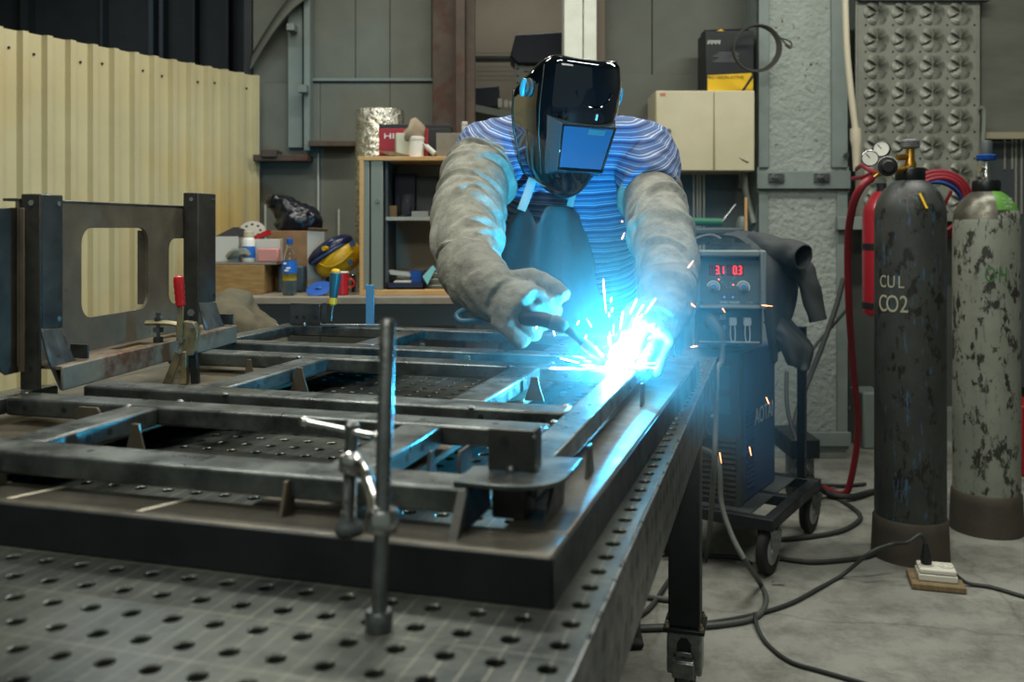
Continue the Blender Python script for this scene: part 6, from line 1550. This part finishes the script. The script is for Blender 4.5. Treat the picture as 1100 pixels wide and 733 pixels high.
def jsleeve(pts, rad, seed):
    c = curve(pts, 14); r_ = lerpl(rad, len(c)); mb = MB()
    def fn(t, a): return 1 + .09 * noise.noise(Vector((math.cos(a) * 1.6, math.sin(a) * 1.6, t * 6 + seed))) + .05 * math.sin(14 * t + 2 * a + seed)
    mb.loft(c, r_, 36, False, fn=fn); return mb.build('jacket_sleeve', m_jacket, jk, solid=.005, smooth=80)
jsleeve([at(806, 262, 3.44), at(826, 268, 3.38), at(848, 272, 3.33), at(863, 276, 3.28)], [(.030, .050), (.044, .05), (.046, .048), (.044, .046)], 1.0)
jsleeve([at(846, 284, 3.42), at(861, 290, 3.38), at(869, 306, 3.36), at(874, 326, 3.35), at(879, 345, 3.34)], [(.05, .03), (.046, .036), (.040, .030), (.036, .028), (.034, .026)], 3.0)

# floor socket on a wooden block
Msk = Matrix.Translation(gr(1004, 628)) @ Matrix.Rotation(math.radians(-16), 4, 'Z')
wbk = solo('wooden_block', MB().box(-.08, .085, -.07, .07, .001, .022, Msk), m_pine, 'flat wooden block under the white floor socket', 'wood block', bevel=.004)
so = thing('floor_socket', Msk @ Vector((0, 0, .0225)), 'white double mains socket lying on the wooden block', 'socket')
MB().box(-.055, .065, -.042, .05, .0225, .044, Msk).build('socket_base', m_socket, so, bevel=.003)
MB().box(-.052, .062, -.039, .047, .0445, .062, Msk).build('socket_cover', m_socket, so, bevel=.005)
for x in (-.025, .035):
    o = MB().lathe(Msk @ Vector((x, .004, .0622)), [(.024, 0), (.024, .003), (.019, .003), (.018, -.001), (.001, -.001)], 24).build('outlet', m_socket, so)
    k = MB(); k.cyl(Msk @ Vector((x - .008, .004, .061)), Msk @ Vector((x - .008, .004, .0622)), .003, n=8); k.cyl(Msk @ Vector((x + .008, .004, .061)), Msk @ Vector((x + .008, .004, .0622)), .003, n=8); k.build('pin_hole', m_black, o)
pl = Msk @ Vector((-.025, .004, .066))
pg = thing('mains_lead', pl, 'black mains lead plugged into the white floor socket', 'cable')
MB().rings([(pl, .017), (pl + Vector((0, 0, .02)), .018), (pl + Vector((-.002, 0, .05)), .011), (pl + Vector((-.004, 0, .066)), .008)], 16).build('plug', m_black, pg)
pt = pl + Vector((-.004, 0, .066))
MB().tube([pt, pt + Vector((-.015, .0, .03)), at(975, 583, 3.08), at(958, 585, 3.12), at(935, 594, 3.1), gr(905, 618, .012), gr(880, 632, .008), gr(850, 648, .008), gr(812, 660, .008), gr(770, 668, .008), gr(720, 672, .008), gr(670, 674, .008)], .0065, 10, 6).build('lead', m_cable, pg)
solo('wall_lead', MB().tube([Msk @ Vector((.066, .01, .035)), gr(1040, 627, .01), gr(1065, 631, .008), gr(1104, 642, .008), gr(1150, 652, .008)], .006, 8, 6), m_cable, 'black lead running right from the floor socket', 'cable')
# cables
solo('torch_cable', MB().tube([fq(-.026, -.055, ZA + .02), fq(-.03, -.07, ZA - .04), at(770, 400, 2.95), at(769, 450, 2.9), at(766, 520, 2.85), gr(758, 600, .012), gr(735, 640, .01), gr(690, 640, .01), gr(640, 620, .01)], .0085, 10, 6), m_cablel, 'grey torch cable hanging straight down from the feeder socket', 'cable')
solo('earth_cable', MB().tube([pp(-.046, -.10, .42), at(770, 492, 3.05), at(775, 540, 2.98), at(786, 575, 2.9), at(802, 605, 2.8), gr(817, 628, .012), gr(823, 645, .01), gr(812, 663, .01), gr(776, 671, .01), gr(730, 674, .01), gr(680, 676, .01)], .0085, 10, 6), m_cablel, 'grey earth cable curving from the power source to the floor', 'cable')
solo('floor_lead', MB().tube([gr(811, 660, .022), gr(814, 675, .012), gr(825, 693, .007), gr(849, 711, .007), gr(885, 722, .007), gr(940, 738, .007), gr(980, 752, .007)], .006, 8, 6), m_cable, 'thin dark lead running across the floor to the front', 'cable')
solo('looped_cable', MB().tube([gr(836, 580, .01), gr(870, 577, .01), gr(905, 570, .01), gr(924, 557, .01), gr(915, 545, .01), gr(890, 532, .01), at(872, 512, 3.9), at(858, 480, 4.0), at(846, 440, 4.1), at(845, 400, 4.2)], .009, 10, 6), m_cable, 'dark cable looping on the floor below the jacket', 'cable')
solo('floor_cable', MB().tube([gr(838, 600, .01), gr(870, 604, .01), gr(905, 602, .01), gr(935, 597, .01), gr(952, 586, .01), gr(975, 574, .01)], .008, 10, 6), m_cable, 'dark cable on the floor passing behind the dark cylinder', 'cable')
solo('hanging_cable', MB().tube([at(906, 300, 4.6), at(898, 330, 4.55), at(884, 370, 4.5), at(868, 410, 4.45), at(856, 445, 4.35), at(852, 475, 4.25), at(862, 510, 4.1), gr(885, 528, .03), gr(912, 534, .02), gr(940, 528, .012), gr(975, 522, .012)], .013, 10, 6), m_cable, 'thick dark cable sagging down the concrete column', 'cable')
solo('second_hanging_cable', MB().tube([at(912, 330, 4.6), at(893, 352, 4.6), at(872, 378, 4.55), at(862, 420, 4.5), at(858, 470, 4.45), gr(868, 515, .05), gr(900, 522, .012), gr(930, 520, .012)], .008, 10, 6), m_cable, 'thinner dark cable beside the thick sagging one', 'cable')
solo('cable_behind_leg', MB().tube([gr(640, 676, .008), gr(690, 660, .008), gr(716, 628, .008), gr(730, 606, .008), gr(745, 598, .008), gr(790, 599, .008), gr(806, 606, .008)], .008, 10, 6), m_cable, 'dark cable bowing behind the front table leg', 'cable')
# second trolley wheel assembly and screw on the floor
sc2 = thing('floor_trolley', (at(862, 0, 4.1).x, 4.15, 0), 'small dark wheeled trolley behind the cart at the column foot', 'trolley')
bxp = MB().box(at(846, 0, 4.05).x, at(877, 0, 4.05).x, 4.0, 4.3, at(0, 490, 4.05).z, at(0, 470, 4.05).z); bxp.build('frame', m_jigdark, sc2, bevel=.004)
for px in (850, 868):
    c = at(px, 505, 4.05); c.z = .06; w = MB(); w.lathe(c - Vector((.015, 0, 0)), [(.03, 0), (.058, .003), (.06, .015), (.058, .027), (.03, .03)], 24, (1, 0, 0)); w.build('wheel', m_rubber, sc2)
    MB().box(c.x - .02, c.x + .02, c.y - .02, c.y + .02, .06, at(0, 489, 4.05).z).build('fork', m_bare, sc2)
sw = MB(); a = gr(831, 627, .006); d = Vector((.035, -.004, 0)); sw.cyl(a, a + d, .004, n=8); sw.cyl(a - d * .14, a, .007, n=6); solo('loose_bolt', sw, m_chrome, 'small loose bolt lying on the floor by the castor', 'bolt')
# ---------------------------------------------------------------- lights, camera, view
def area(name, loc, rot, sx, sy, e, col):
    l = bpy.data.lights.new(name, 'AREA'); l.shape = 'RECTANGLE'; l.size = sx; l.size_y = sy; l.energy = e; l.color = col
    o = bpy.data.objects.new(name, l); COL.objects.link(o); o.location = loc; o.rotation_euler = [math.radians(a) for a in rot]; return o
warm = (1, .99, .89)
def tube_lamp(x, y, z, rot, e, L=1.5, tilt=0): return area('ceiling_light', (x, y, z), (tilt, 0, rot), L, .16, e, warm)
tube_lamp(-1.0, .9, 3.4, 20, 44); tube_lamp(.9, 1.6, 3.4, 20, 30); tube_lamp(-.4, 3.6, 3.45, 0, 46, 2.4, -18); tube_lamp(1.9, 3.4, 3.4, 0, 34)
area('front_light', (-.5, -1.1, 3.0), (52, 0, 0), 2.0, .5, 17, warm)
area('store_light', (.1, 6.2, 3.3), (0, 0, 0), .8, .2, 9, warm)
area('hall_fill', (-2.6, 5.9, 3.5), (0, 0, 0), 1, .2, 10, (.85, .95, 1))  # fill added to lift the dark hall, no lamp is seen there
pl_ = bpy.data.lights.new('arc_light', 'POINT'); pl_.energy = ARCW; pl_.color = (.03, .55, 1.0); pl_.shadow_soft_size = .012
po = bpy.data.objects.new('arc_light', pl_); COL.objects.link(po); po.location = ARC + Vector((.006, -.002, .022))
sl_ = bpy.data.lights.new('arc_fill', 'SPOT'); sl_.energy = ARCS; sl_.color = (.03, .55, 1.0); sl_.shadow_soft_size = .012; sl_.spot_size = math.radians(150); sl_.spot_blend = .9  # extra spot added to throw arc light on the welder, away from the panel
so_ = bpy.data.objects.new('arc_fill', sl_); COL.objects.link(so_); so_.location = po.location; so_.rotation_euler = Vector((.30, .50, .60)).to_track_quat('-Z', 'Y').to_euler()
w = bpy.data.worlds.new('world'); SC.world = w; w.use_nodes = True
w.node_tree.nodes['Background'].inputs[0].default_value = (.85, 1, .88, 1); w.node_tree.nodes['Background'].inputs[1].default_value = .13
cam = bpy.data.cameras.new('camera'); co = bpy.data.objects.new('camera', cam); COL.objects.link(co)
cam.sensor_width = 36; cam.sensor_fit = 'HORIZONTAL'; cam.lens = F / 1100 * 36
cam.shift_x = 0; cam.shift_y = -(366.5 - HY) / 1100
co.location = (0, 0, H); co.rotation_euler = (PI / 2, 0, 0); cam.clip_start = .05
cam.dof.use_dof = True; cam.dof.focus_distance = 1.95; cam.dof.aperture_fstop = 5
SC.camera = co
vs = SC.view_settings; SC.display_settings.display_device = 'sRGB'; vs.view_transform = 'Standard'; vs.look = 'None'; vs.gamma = 1; vs.exposure = .45; vs.use_curve_mapping = False
SC.cycles.max_bounces = 8; SC.cycles.volume_bounces = 0; SC.cycles.use_denoising = True; SC.cycles.sample_clamp_indirect = 4
